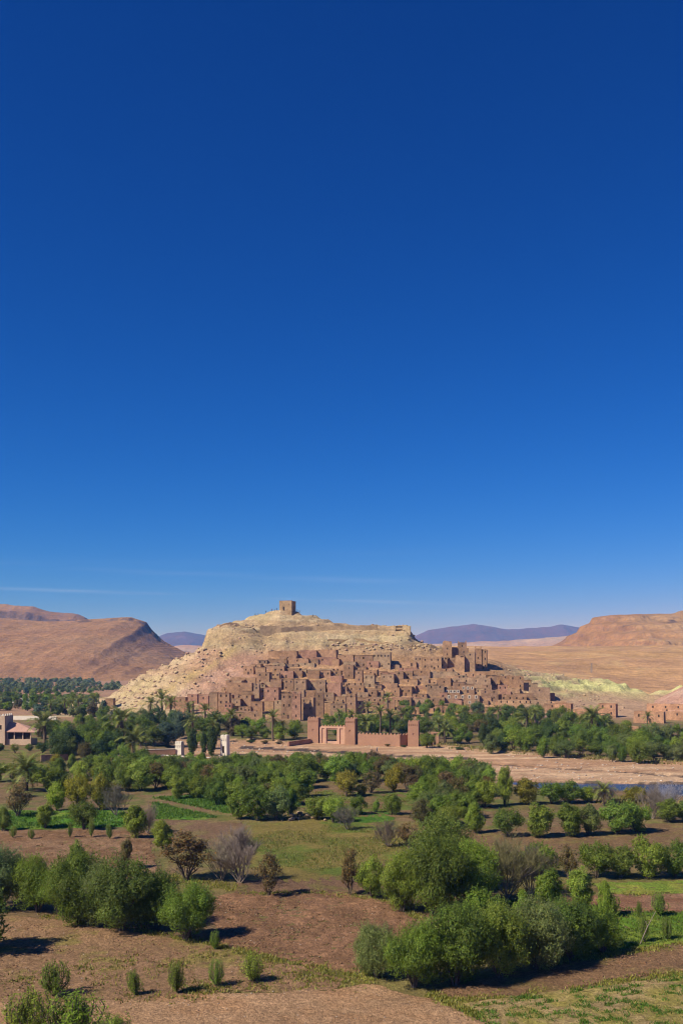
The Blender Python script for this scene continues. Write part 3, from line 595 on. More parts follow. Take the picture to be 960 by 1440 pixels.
def sapling_proto(seed):
    r = np.random.RandomState(seed); b = MB(); Ps = []; Ns = []; bw = lambda t: .3 + 1.0 * math.sin(math.pi * (.06 + .72 * t))
    for i in range(44):
        a = r.uniform(0, 6.28); s = r.uniform(.05, .46); h = r.uniform(.6, 1.05) * 2.2; base = r.uniform(.15, .5) * 1.0
        pts = [(math.cos(a) * s * .2 * t ** .5, math.sin(a) * s * .2 * t ** .5, t * base) for t in (0, 1)]
        pts += [(math.cos(a) * s * bw(t), math.sin(a) * s * bw(t), base + (h - base) * t) for t in (.35, .7, 1)]
        b.tube(pts, [.025, .02, .014, .01, .005], 4, False)
        for t in np.linspace(.05, 1, 64):
            p = np.array([math.cos(a) * s * bw(t), math.sin(a) * s * bw(t), base + (h - base) * t]) + r.normal(0, .05, 3)
            Ps.append(p); Ns.append([math.cos(a) * .6 + r.normal(0, .5), math.sin(a) * .6 + r.normal(0, .5), r.normal(.2, .4)])
    Nn = np.array(Ns); Nn /= np.linalg.norm(Nn, axis=1, keepdims=True)
    V, Fq = leaves(np.array(Ps), Nn, .062, .26, r, 2.5); n = len(Ps); t = r.uniform(.7, 1.35, n)
    return mesh('sapling_leaves', V, Fq, np.repeat(np.stack([t, t, t * .9], -1), 4, 0), False, (M_leaf,)), b.me('sapling_stems', M_bark)
for i in range(3): P_('sapling', *sapling_proto(590 + i))
NATH = {'olive': 6.2, 'orchard': 6.2, 'upright': 6.2, 'sparse': 6.2, 'far': 5.7, 'bare': 6.6, 'cypress': 6.3, 'sapling': 2.3}
NATW = {'olive': 6.4, 'orchard': 5.6, 'upright': 3.6, 'sparse': 5.4, 'far': 6.0, 'bare': 6.6, 'cypress': 2.0, 'sapling': 1.0}
TINT = {'dark': (0.165, 0.231, 0.040), 'grey': (0.203, 0.256, 0.081), 'green': (0.221, 0.306, 0.046), 'bright': (0.278, 0.364, 0.056), 'yellow': (0.302, 0.280, 0.039), 'brown': (.19, .16, .07),
        'mauve': (.20, .165, .125), 'pale': (.46, .41, .40), 'blue': (0.118, 0.163, 0.101), 'deep': (0.101, 0.152, 0.041), 'rust': (.20, .14, .045)}
LOOK = {'dark': 'dark green', 'grey': 'grey-green', 'green': 'mid-green', 'bright': 'light green', 'yellow': 'yellow-green', 'brown': 'brownish', 'mauve': 'leafless brown', 'pale': 'pale leafless', 'blue': 'blue-green', 'deep': 'very dark', 'rust': 'rusty'}
def tree(kind, name, cat, x, y, z, h, wd, tint, label, group=None, vary=.15):
    lst = PROTO[kind]; cr, tr = lst[rnd.randrange(len(lst))]
    sz = h / NATH[kind]; sx = (wd / NATW[kind]) if wd else sz * rnd.uniform(1.0, 1.4)
    t = empty(name, (x, y, z), rnd.uniform(0, 6.283), label=label, category=cat, group=group)
    t.scale = (sx, sx, sz)
    a = link('trunk', tr, t); b = link('crown', cr, t)
    v = rnd.uniform(1 - vary, 1 + vary); c = TINT[tint]
    b.color = (c[0] * v * rnd.uniform(.9, 1.1), c[1] * v, c[2] * v * rnd.uniform(.85, 1.15), 1)
    a.color = b.color
    return t
def tree_px(kind, name, cat, px, pb, pt, wpx, tint, label, group=None, ground=True):
    if pb > 1012 : x, y = gp(px, pb); z = float(plain(np.array([x]), np.array([y]))[0])
    else: x, y, z = hit(px, pb)
    h = (pb - pt) * y / F; wd = wpx * y / F if wpx else None
    return tree(kind, name, cat, x, y, z, h, wd, tint, label, group)
ORD = 'first second third fourth fifth sixth seventh eighth ninth tenth eleventh twelfth thirteenth fourteenth fifteenth sixteenth seventeenth eighteenth nineteenth twentieth'.split()
ORD += ['twenty-' + o for o in ORD[:9]] + ['thirtieth'] + ['thirty-' + o for o in ORD[:9]] + ['fortieth'] + ['forty-' + o for o in ORD[:9]] + ['fiftieth'] + ['fifty-' + o for o in ORD[:9]]
O_ = 'olive tree'
NEAR = [
 ('olive', 'olive_tree', 4, 1280, 1188, 88, 'grey', 'big olive cut by the photo edge at the end of the field-side row'),
 ('olive', 'olive_tree', 54, 1284, 1203, 84, 'green', 'big olive with a forked trunk, second in the row along the weedy field'),
 ('olive', 'olive_tree', 112, 1300, 1196, 100, 'dark', 'tall olive with splayed pale stems, third in the row along the weedy field'),
 ('olive', 'olive_tree', 170, 1310, 1200, 116, 'dark', 'broadest dark olive in the row along the weedy field'),
 ('olive', 'olive_tree', 220, 1304, 1218, 84, 'dark', 'olive half hidden behind the end tree of the weedy-field row'),
 ('olive', 'olive_tree', 262, 1322, 1238, 84, 'green', 'round bright olive ending the row beside the ploughed brown field'),
 ('olive', 'olive_tree', 84, 1288, 1206, 78, 'green', 'olive squeezed between the forked olive and the splayed-stem olive of the weedy-field row'),
 ('olive', 'olive_tree', 142, 1302, 1212, 80, 'grey', 'greyer olive just before the broadest dark olive of the weedy-field row'),
 ('bare', 'bare_tree', 312, 1238, 1176, 60, 'mauve', 'smaller leafless brown tree leaning on the big leafless one by the fallow'),
 ('upright', 'olive_tree', 110, 1262, 1178, 34, 'green', 'narrow upright olive rising behind the field-side olive row'),
 ('upright', 'olive_tree', 230, 1198, 1150, 36, 'bright', 'upright light olive at the head of the red field'),
 ('sparse', 'orchard_tree', 262, 1238, 1170, 88, 'brown', 'wide thin-crowned brownish tree with visible forked limbs near the red field'),
 ('bare', 'bare_tree', 338, 1242, 1160, 80, 'mauve', 'big leafless brown tree at the corner of the grassy fallow'),
 ('sparse', 'orchard_tree', 378, 1260, 1198, 46, 'brown', 'small sparse tree with a straight trunk above the ploughed brown field'),
 ('sparse', 'orchard_tree', 492, 1258, 1190, 38, 'brown', 'thin two-stemmed tree with few leaves beside the big olive grove'),
 ('orchard', 'olive_tree', 522, 1262, 1203, 46, 'green', 'small rounded olive between the thin two-stemmed tree and the big grove'),
 ('olive', 'olive_tree', 566, 1282, 1195, 74, 'green', 'olive at the ploughed-field corner of the big grove'),
 ('olive', 'olive_tree', 612, 1286, 1165, 110, 'dark', 'tall dense olive in the heart of the big grove'),
 ('olive', 'olive_tree', 662, 1275, 1178, 95, 'green', 'wide olive at the back of the big grove beside the bare thicket'),
 ('olive', 'olive_tree', 626, 1250, 1143, 118, 'dark', 'rearmost tallest olive behind the big grove'),
 ('olive', 'olive_tree', 530, 1376, 1296, 74, 'grey', 'small olive at the outer tip of the front grove beside bare soil'),
 ('olive', 'olive_tree', 582, 1389, 1290, 92, 'green', 'front olive standing lowest of the front grove'),
 ('olive', 'olive_tree', 640, 1386, 1268, 114, 'dark', 'large front olive in the middle of the front grove'),
 ('olive', 'olive_tree', 702, 1376, 1262, 96, 'green', 'front olive above the darkest strip of shade in the front grove'),
 ('olive', 'olive_tree', 752, 1362, 1256, 100, 'grey', 'olive fourth along the front grove edge facing the fallow strip'),
 ('olive', 'olive_tree', 802, 1348, 1258, 96, 'dark', 'olive next to last along the front grove edge'),
 ('olive', 'olive_tree', 846, 1338, 1272, 74, 'green', 'last olive of the front grove beside the lucerne field'),
 ('orchard', 'olive_tree', 680, 1330, 1245, 80, 'green', 'olive wedged behind the front grove below the bare thicket'),
 ('bare', 'bare_tree', 712, 1262, 1172, 78, 'brown', 'large leafless thicket tree behind the big grove'),
 ('bare', 'bare_tree', 745, 1258, 1185, 60, 'mauve', 'smaller leafless thicket tree next to the upright olives'),
 ('upright', 'olive_tree', 770, 1282, 1215, 46, 'green', 'bushy upright olive beside the leafless thicket'),
 ('upright', 'olive_tree', 815, 1282, 1213, 42, 'bright', 'tall bushy upright olive in the line above the lucerne field'),
 ('upright', 'olive_tree', 849, 1288, 1238, 28, 'green', 'smaller upright olive in the line above the lucerne field'),
 ('upright', 'olive_tree', 735, 1290, 1250, 30, 'green', 'low upright olive tucked against the front grove'),
 ('orchard', 'olive_tree', 758, 1232, 1185, 58, 'green', 'first rounded olive of the far row above the upper crop strip'),
 ('sparse', 'orchard_tree', 800, 1236, 1188, 40, 'brown', 'brownish sparse tree in the far row above the upper crop strip'),
 ('orchard', 'olive_tree', 838, 1234, 1180, 52, 'dark', 'third olive of the far row above the upper crop strip'),
 ('orchard', 'olive_tree', 872, 1234, 1186, 46, 'dark', 'fourth olive of the far row above the upper crop strip'),
 ('orchard', 'olive_tree', 908, 1234, 1176, 56, 'green', 'fifth and tallest olive of the far row above the upper crop strip'),
 ('orchard', 'olive_tree', 948, 1233, 1182, 48, 'dark', 'last olive of the far row above the upper crop strip'),
 ('upright', 'olive_tree', 758, 1179, 1127, 46, 'green', 'upright egg-shaped olive alone on the brown terrace'),
 ('upright', 'olive_tree', 800, 1178, 1127, 44, 'dark', 'dark olive of the touching pair on the brown terrace'),
 ('upright', 'olive_tree', 826, 1176, 1132, 40, 'grey', 'shorter olive of the touching pair on the brown terrace'),
 ('orchard', 'olive_tree', 868, 1174, 1124, 52, 'green', 'broad bright olive of the last clump on the brown terrace'),
 ('orchard', 'olive_tree', 894, 1172, 1128, 44, 'green', 'companion olive of the last clump on the brown terrace'),
 ('orchard', 'olive_tree', 714, 1178, 1134, 42, 'dark', 'dark low olive before the terrace trees'),
 ('upright', 'olive_tree', 668, 1172, 1128, 34, 'green', 'narrow olive behind the rear of the big grove'),
 ('orchard', 'olive_tree', 938, 1157, 1122, 36, 'green', 'small olive by the pale leafless riverside trees'),
 ('orchard', 'olive_tree', 962, 1156, 1126, 34, 'dark', 'small dark olive cut by the photo edge near the water'),
 ('bare', 'bare_tree', 918, 1152, 1102, 40, 'mauve', 'leafless brown tree standing in front of the water'),
 ('bare', 'bare_tree', 942, 1140, 1098, 46, 'pale', 'pale leafless tree shining before the blue water'),
 ('upright', 'poplar_tree', 709, 1132, 1072, 26, 'bright', 'tall narrow poplar by the near bank of the river'),
 ('orchard', 'orchard_tree', 741, 1131, 1092, 42, 'yellow', 'yellow autumn tree at the near river bank beside the poplar'),
 ('orchard', 'olive_tree', 775, 1130, 1097, 40, 'dark', 'dark olive at the near river bank beside the yellow tree'),
 ('orchard', 'olive_tree', 800, 1129, 1096, 40, 'dark', 'second dark olive at the near river bank'),
 ('orchard', 'olive_tree', 824, 1128, 1104, 30, 'green', 'small olive ending the bank row before the water'),
 ('bare', 'bare_tree', 850, 1128, 1098, 44, 'mauve', 'low leafless brush tree before the water'),
 ('orchard', 'orchard_tree', 893, 1128, 1105, 38, 'yellow', 'low yellow-green bush tree right below the water'),
 ('bare', 'bare_tree', 546, 1190, 1152, 42, 'mauve', 'leafless shrub-like tree at the far corner of the grassy fallow'),
 ('sparse', 'orchard_tree', 575, 1192, 1155, 38, 'brown', 'brownish thin tree beside the leafless shrub-like tree'),
 ('orchard', 'olive_tree', 338, 1152, 1108, 46, 'green', 'first olive of the clump above the earth bank'),
 ('orchard', 'olive_tree', 362, 1154, 1104, 44, 'dark', 'second olive of the clump above the earth bank'),
 ('orchard', 'olive_tree', 388, 1153, 1106, 44, 'grey', 'third olive of the clump above the earth bank'),
 ('upright', 'olive_tree', 408, 1148, 1108, 32, 'green', 'upright olive ending the clump above the earth bank'),
 ('orchard', 'olive_tree', 446, 1152, 1119, 36, 'green', 'olive heading the small clump by the melon patch'),
 ('orchard', 'olive_tree', 468, 1156, 1117, 36, 'bright', 'light olive of the small clump by the melon patch'),
 ('bare', 'bare_tree', 488, 1165, 1130, 38, 'mauve', 'leafless brown tree at the edge of the melon patch'),
 ('orchard', 'olive_tree', 505, 1146, 1118, 26, 'dark', 'small round olive standing in the orchard clearing'),
 ('upright', 'olive_tree', 529, 1143, 1123, 12, 'green', 'thin young olive in the orchard clearing'),
 ('orchard', 'olive_tree', 552, 1146, 1115, 26, 'green', 'second small round olive in the orchard clearing'),
 ('orchard', 'orchard_tree', 487, 1122, 1081, 34, 'yellow', 'yellow-green tree at the far side of the orchard clearing'),
 ('orchard', 'orchard_tree', 506, 1120, 1104, 22, 'yellow', 'small yellow-green tree below the taller yellow one in the clearing'),
 ('sparse', 'orchard_tree', 522, 1117, 1084, 36, 'brown', 'brownish tree between the yellow trees of the clearing'),
 ('orchard', 'orchard_tree', 553, 1114, 1077, 32, 'yellow', 'bright yellow-topped tree at the back of the orchard clearing'),
 ('sparse', 'orchard_tree', 25, 1148, 1098, 52, 'brown', 'spreading brown tree beside the green crop field'),
 ('orchard', 'orchard_tree', 80, 1140, 1096, 30, 'bright', 'slim light tree with a visible trunk above the green crop field'),
 ('orchard', 'orchard_tree', 110, 1140, 1086, 38, 'yellow', 'bright yellow-green tree above the green crop field'),
 ('orchard', 'orchard_tree', 142, 1140, 1088, 34, 'yellow', 'second yellow-green tree above the green crop field'),
 ('bare', 'bare_tree', 164, 1148, 1104, 44, 'mauve', 'leafless brown tree at the end of the green crop field'),
 ('upright', 'olive_tree', 64, 1165, 1126, 30, 'green', 'rounded young olive in the green crop strip'),
 ('orchard', 'olive_tree', 118, 1167, 1124, 40, 'dark', 'pair-shaped dark olive in the green crop strip'),
 ('upright', 'olive_tree', 192, 1178, 1128, 38, 'green', 'tall olive standing at the corner of the red field'),
 ('bare', 'bare_tree', 208, 1172, 1130, 30, 'mauve', 'leafless shrub beside the corner olive of the red field'),
 ('upright', 'olive_tree', 4, 1168, 1134, 28, 'dark', 'dark young olive cut by the photo edge in the crop strip'),
 ('upright', 'olive_tree', 178, 1224, 1175, 22, 'brown', 'thin brownish young tree standing in the red field'),
 ('orchard', 'olive_tree', -30, 1342, 1240, 95, 'dark', 'olive just outside the photo edge throwing shade on the weedy field'),
]
for k, nm, px, pb, pt, wp, ti, lab in NEAR: tree_px(k, nm, {'bare_tree': 'bare tree', 'olive_tree': O_, 'poplar_tree': 'poplar tree'}.get(nm, 'tree'), px, pb, pt, wp, ti, lab)
SAP = [(80, 1400, 1350, 44, 'tallest bushy sapling in the weedy field'), (190, 1400, 1361, 24, 'slim sapling second in the row on the weedy field'), (249, 1396, 1350, 27, 'slim sapling third in the row on the weedy field'),
       (303, 1388, 1350, 20, 'slim sapling fourth in the row on the weedy field'), (356, 1382, 1340, 28, 'bushy sapling at the field corner by the earth ridge'), (303, 1336, 1306, 18, 'sapling beside the shade of the row-end olive'),
       (34, 1458, 1390, 62, 'large bushy sapling cut by the photo edge at the bare field'), (106, 1462, 1398, 70, 'broad low sapling beside the cut-off bushy one on the bare field'), (160, 1466, 1426, 44, 'low sapling barely above the bottom photo edge'),
       (18, 1178, 1160, 10, 'first sapling in the row across the red field'), (45, 1180, 1163, 10, 'second sapling in the row across the red field'), (98, 1178, 1158, 9, 'third sapling in the row across the red field'),
       (129, 1178, 1150, 12, 'tallest sapling in the row across the red field'), (154, 1180, 1158, 11, 'last sapling in the row across the red field'),
       (784, 1290, 1268, 12, 'small sapling in the lucerne field'), (858, 1288, 1256, 22, 'sapling at the red strip beside the lucerne field'), (925, 1288, 1254, 24, 'bushy sapling before the red strip'), (898, 1290, 1266, 10, 'thin sapling next to the bushy one before the red strip'),
       (905, 1326, 1286, 14, 'wispy sapling by the leaning cane'), (938, 1322, 1288, 14, 'wispy sapling in the lucerne field near its edge')]
for px, pb, pt, wp, lab in SAP:
    o_ = tree_px('sapling', 'sapling', 'sapling', px + rnd.uniform(-1, 1), pb, pt - rnd.uniform(-3, 4), wp * rnd.uniform(.8, 1.08), rnd.choice(('green', 'green', 'bright')), lab, None); o_.rotation_euler = (rnd.uniform(-.1, .1), rnd.uniform(-.1, .1), rnd.uniform(0, 6))

BELT = [  # rows: base row, columns, height px, spacing px, kinds, tints, phrase, group
 (1079, 330, 570, 20, 14), (1089, 205, 640, 27, 16), (1099, 188, 690, 33, 18), (1110, 215, 440, 35, 19), (1108, 570, 690, 34, 19), (1121, 245, 430, 36, 20), (1120, 580, 690, 36, 20), (1133, 300, 420, 36, 21), (1134, 585, 690, 38, 21), (1147, 600, 660, 36, 22), (1160, 590, 640, 40, 22)]
for ri, (pb, x0, x1, hp, sp) in enumerate(BELT):
    px = x0 + rnd.uniform(0, 6); i = 0
    while px < x1:
        k = rnd.choices(('orchard', 'upright', 'sparse'), (7, 1.5, 1.2))[0]; ti = rnd.choices(('dark', 'green', 'grey', 'bright', 'yellow', 'brown', 'rust'), (5, 7, 3, 3, .22, .4, .05))[0]
        if k == 'sparse': ti = 'brown'
        lab = f"{LOOK[ti]} tree, {ORD[i]} from hotel side, {ORD[ri]} orchard row below the riverbed"
        tree_px(k, 'olive_tree' if k != 'sparse' else 'orchard_tree', O_ if k != 'sparse' else 'tree', px, pb + rnd.uniform(-3, 3), pb - hp * rnd.uniform(.8, 1.15), None, ti, lab, 'orchard trees below the riverbed')
        px += sp * rnd.uniform(.65, 1.1); i += 1
def rows(spec, phrase, side, group, tints, kinds=(('orchard', 8), ('upright', 2), ('sparse', 1)), name='broadleaf_tree', jit=2):
    for ri, (pb, x0, x1, hp, sp) in enumerate(spec):
        px = x0 + rnd.uniform(0, 6); i = 0
        while px < x1:
            k = rnd.choices([a for a, b in kinds], [b for a, b in kinds])[0]; ti = rnd.choices([a for a, b in tints], [b for a, b in tints])[0]
            lab = f"{LOOK[ti]} tree, {ORD[i]} from {side}, {ORD[ri]} row of {phrase}"
            tree_px(k, name, 'tree', px, pb + rnd.uniform(-jit, jit), pb - hp * rnd.uniform(.75, 1.25), None, ti, lab, group)
            px += sp * rnd.uniform(.75, 1.3); i += 1
rows([(1000, 566, 640, 14, 16), (1008, 572, 760, 18, 17), (1018, 596, 790, 22, 17), (1028, 612, 860, 25, 18), (1038, 622, 885, 26, 18), (1047, 640, 965, 26, 18), (1055, 690, 965, 25, 18), (1063, 762, 965, 26, 18), (1070, 860, 965, 26, 18)],
     'the grove across the river', 'gate side', 'trees of the grove across the river', (('dark', 5), ('green', 6), ('grey', 3), ('bright', 1.5), ('deep', 2), ('brown', .5)))
rows([(1040, 336, 432, 20, 17), (1030, 345, 432, 20, 20)], 'bushes before the lower village', 'white gate tower', 'bushes before the lower village', (('dark', 4), ('green', 4), ('bright', 1), ('blue', 1)), (('orchard', 1),))
rows([(1022, 456, 600, 18, 15), (1033, 452, 600, 20, 15)], 'trees behind the pink gate', 'pink gateway', 'trees behind the pink gate', (('dark', 4), ('green', 5), ('deep', 2)), (('orchard', 1),))
rows([(1016, 140, 250, 20, 15), (1026, 110, 330, 24, 17), (1037, 60, 345, 26, 18), (1048, 84, 236, 28, 19), (1050, 262, 300, 24, 16), (1058, 0, 82, 13, 17), (1060, 92, 165, 32, 20), (1070, 84, 165, 34, 21)],
     'palm gardens behind the garden wall', 'hotel', 'trees of the palm gardens', (('dark', 5), ('green', 4), ('grey', 2), ('brown', .5), ('yellow', .25), ('deep', 3), ('blue', 1)))
rows([(1086, 74, 200, 34, 22), (1098, -10, 190, 30, 23), (1112, 66, 205, 34, 24)], 'orchard before the garden wall', 'hotel side', 'trees before the garden wall',
     (('dark', 4), ('green', 5), ('yellow', .35), ('brown', .5), ('bright', 1.5)), (('orchard', 8), ('upright', 1), ('sparse', 1.5)))
rows([(975, 0, 130, 8, 9), (983, 0, 135, 9, 9), (990, 0, 140, 11, 10), (998, 0, 150, 13, 12), (1007, 50, 150, 15, 13)], 'far grove beyond the hotel', 'photo edge', 'trees of the far grove',
     (('blue', 1.5), ('dark', 4), ('grey', 3), ('brown', 1.2), ('green', 4)), (('far', 1),), jit=1.5)
for px, pb, hp, wp, lab in ((545, 1047, 4, 8, 'low dark bush at the foot of the gate tower on the sand'), (567, 1048, 3, 9, 'flat dry bush midway along the perimeter wall foot'), (645, 1051, 4, 14, 'low bush on the sand beyond the corner tower'), (372, 1044, 5, 12, 'low brown bush on the bank below the lone palm'), (392, 1044, 4, 12, 'flat brown bush on the bank beside the short palm'), (353, 1043, 5, 12, 'low bush on the bank nearest the white tower')):
    tree_px('orchard', 'low_bush', 'bush', px, pb, pb - hp, wp, rnd.choice(('brown', 'deep')), lab)
for px, pb, pt, wp, ti, lab in ((600, 1049, 1026, 24, 'dark', 'dark round tree hiding the foot of the corner tower'), (258, 1034, 995, 34, 'blue', 'dark blue-green broad tree among the palms below the boulder slope'),):
    tree_px('orchard', 'broadleaf_tree', 'tree', px, pb, pt, wp, ti, lab)
for px, pb, pt, wp, lab in ((286, 1060, 1022, 9, 'slim dark cypress beside the larger white gate tower'), (271, 1060, 1016, 14, 'broad dark cypress between the two white towers'), (297, 1060, 1014, 16, 'tallest dark cypress just beside the larger white tower')):
    tree_px('cypress', 'cypress_tree', 'cypress', px, pb, pt, wp, 'deep', lab)
# the far-off wood under the hills that reads as one mass
r_ = np.random.RandomState(71); vs = []; fs = []; cs = []; base = 0
for k in range(480):
    d = r_.uniform(900, 1500); px = r_.uniform(-120, 172 - 40 * (d > 1250)); x = (px - 480) / F * d; n = 60
    s = r_.uniform(2.2, 4.2); q = r_.normal(0, 1, (n, 3)); q /= np.linalg.norm(q, axis=1, keepdims=True); p = q * [s, s, s * .8] * r_.uniform(.6, 1, (n, 1)) + [x, d, s * .7]
    V, f = leaves(p, q, s * .28, .6, r_); vs.append(V); fs.append(f + base); base += len(V)
    cs.append(np.repeat(np.array([(0.115, 0.150, 0.054), (0.098, 0.132, 0.045), (0.144, 0.168, 0.059)][r_.randint(3)])[None] * r_.uniform(.8, 1.2, (n, 1)), 4, 0))
far = link('far_woods', mesh('far_woods', np.concatenate(vs), np.concatenate(fs), np.concatenate(cs), False, (M_grass,)), kind='stuff')

# ---------------------------------------------------------------- date palms: a trunk and single fronds
def frond_mesh(seed, L, e0, droop):
    r = np.random.RandomState(seed); n = 16; t = np.linspace(0, 1, n); an = e0 - droop * t ** 1.3
    dx = np.cos(an); dz = np.sin(an); x = np.concatenate([[0], np.cumsum(dx[:-1])]) * L / n; z = np.concatenate([[0], np.cumsum(dz[:-1])]) * L / n
    V = []; Fq = []; C = []
    def q(a, b, c, d, col):
        k = len(V); V.extend([a, b, c, d]); Fq.append((k, k + 1, k + 2, k + 3)); C.extend([col] * 4)
    for i in range(n - 1):
        wd = .05 * (1 - t[i]) + .012; q((x[i], -wd, z[i]), (x[i], wd, z[i]), (x[i + 1], wd, z[i + 1]), (x[i + 1], -wd, z[i + 1]), (1.5, 1.25, 1.0))
        if i < 2: continue
        for s in (-1, 1):
            for h in (0, .5):
                bx = x[i] + (x[i + 1] - x[i]) * h; bz = z[i] + (z[i + 1] - z[i]) * h
                l = L * .17 * math.sin(math.pi * (.12 + .8 * t[i])) * r.uniform(.8, 1.15) + .12; f = r.uniform(.45, .8)
                tip = (bx + l * f * dx[i], s * l * .8, bz + l * f * dz[i] + l * r.uniform(.05, .4) - .15 * l)
                c = r.uniform(.7, 1.3); ww = .055 * L / 4
                q((bx - ww * dx[i], 0, bz - ww * dz[i]), (bx + ww * dx[i], 0, bz + ww * dz[i]), (tip[0] + ww * .3, tip[1], tip[2]), (tip[0] - ww * .3, tip[1], tip[2]), (c, c, c))
    return mesh('frond', V, Fq, np.array(C), False, (M_palm,))
FR = {'up': [frond_mesh(600 + i, 4.0, R(72), R(75)) for i in range(2)], 'mid': [frond_mesh(604 + i, 4.3, R(42), R(85)) for i in range(2)], 'low': [frond_mesh(608 + i, 4.0, R(8), R(75)) for i in range(2)], 'dead': [frond_mesh(612, 3.2, R(-30), R(50))]}
def palm_trunk():
    b = MB(); n = 9; r = random.Random(4)
    pts = [(.12 * math.sin(i * .5), .1 * math.cos(i * .4) - .1, -.3 + i / (n - 1) * 1.3) for i in range(n)]
    b.tube(pts, [.34 - .1 * i / n + (.03 if i % 2 else 0) for i in range(n)], 9)
    return b.me('palm_trunk', M_palmbark, True)
PT = palm_trunk()
PALMG = (.19, .215, .05)
def palm(px, cy, rpx, pb, label, nf=30, tint=1.0):
    if pb > 1012: x, y = gp(px, pb); z = float(plain(np.array([x]), np.array([y]))[0])
    else: x, y, z = hit(px, pb)
    zt = CAMH + (HY - cy) / F * y; h = max(zt - z, .6); s = rpx * y / F / 2.9
    t = empty('palm_tree', (x, y, z), rnd.uniform(0, 6.28), label=label, category='palm tree', group='date palms of the oasis')
    tr = link('trunk', PT, t); tr.scale = (s, s, h)
    for i in range(nf):
        u = i / nf; k = 'up' if u < .3 else 'mid' if u < .68 else 'low' if u < .92 else 'dead'
        f = link('frond', rnd.choice(FR[k]), t); f.location = (.12 * math.sin(4) * s, 0, h)
        f.rotation_euler = (0, rnd.uniform(-.15, .15), i * 2.39996 + rnd.uniform(-.2, .2)); q = s * rnd.uniform(.82, 1.08); f.scale = (q, q, q)
        v = rnd.uniform(.8, 1.2) * tint
        f.color = (PALMG[0] * v, PALMG[1] * v, PALMG[2] * v, 1) if k != 'dead' else (.16, .115, .05, 1)
    return t
PALMS = [(62, 1020, 24, 1056, 'big date palm beside the hotel pavilion'), (36, 1084, 30, 1112, 'large low date palm in front of the hotel garden'), (172, 1014, 24, 1048, 'tall date palm with a full round head in the palm gardens'),
 (190, 1044, 24, 1066, 'broad date palm just above the long garden wall'), (133, 984, 12, 1002, 'date palm beside the lone mud hut'), (110, 986, 11, 1003, 'date palm second from the lone mud hut'), (92, 988, 10, 1004, 'date palm third from the lone mud hut'), (72, 992, 10, 1006, 'small date palm fourth from the lone mud hut'),
 (212, 990, 14, 1013, 'date palm at the foot of the boulder slope'), (228, 984, 15, 1013, 'tallest date palm at the foot of the boulder slope'), (240, 990, 13, 1014, 'date palm by the first low village house'), (266, 998, 13, 1026, 'date palm below the first tall village house'), (288, 1000, 13, 1028, 'date palm between two tall village houses'),
 (325, 1006, 13, 1036, 'date palm before the house with two dark windows'), (305, 1012, 10, 1036, 'small date palm beside the one before the two-windowed house'), (272, 1016, 15, 1040, 'low date palm above the cypresses'), (300, 1020, 10, 1042, 'low date palm behind the larger white tower'),
 (384, 1010, 15, 1041, 'lone date palm below the arched village door'), (398, 1020, 9, 1041, 'short date palm next to the lone one below the arched door'), (477, 1004, 9, 1030, 'small date palm above the pink gate lintel'), (494, 1006, 10, 1034, 'date palm peeping over the gate tower'),
 (517, 996, 12, 1036, 'tall date palm above the pink perimeter wall'), (534, 1002, 13, 1037, 'date palm second along the pink perimeter wall'), (514, 1018, 19, 1043, 'broad low date palm right behind the gate tower'), (545, 982, 11, 1008, 'highest date palm standing against the village houses'), (549, 1008, 13, 1036, 'date palm third along the pink perimeter wall'),
 (566, 1004, 11, 1030, 'date palm fourth along the pink perimeter wall'), (625, 1028, 15, 1046, 'date palm beside the small gate ruin'), (617, 1018, 11, 1040, 'slender date palm behind the small gate ruin'), (700, 1000, 11, 1020, 'date palm rising from the middle of the river grove'), (741, 1008, 17, 1036, 'large date palm in the river grove below the terraces'),
 (752, 1004, 12, 1030, 'smaller date palm touching the large one in the river grove'), (832, 1010, 20, 1042, 'large date palm at the end of the river grove below the ruined house'), (850, 1016, 12, 1036, 'small date palm beside the one below the ruined house'), (910, 1008, 9, 1026, 'date palm with a thin trunk before the flat-roofed roadside house'), (906, 1032, 16, 1046, 'bushy date palm under the roadside houses'),
 (848, 1114, 17, 1132, 'short date palm with splayed fronds by the near river bank'), (20, 1108, 14, 1122, 'short date palm beside the large low palm')]
for a in PALMS: palm(*a, nf=34 if a[2] > 18 else 26)

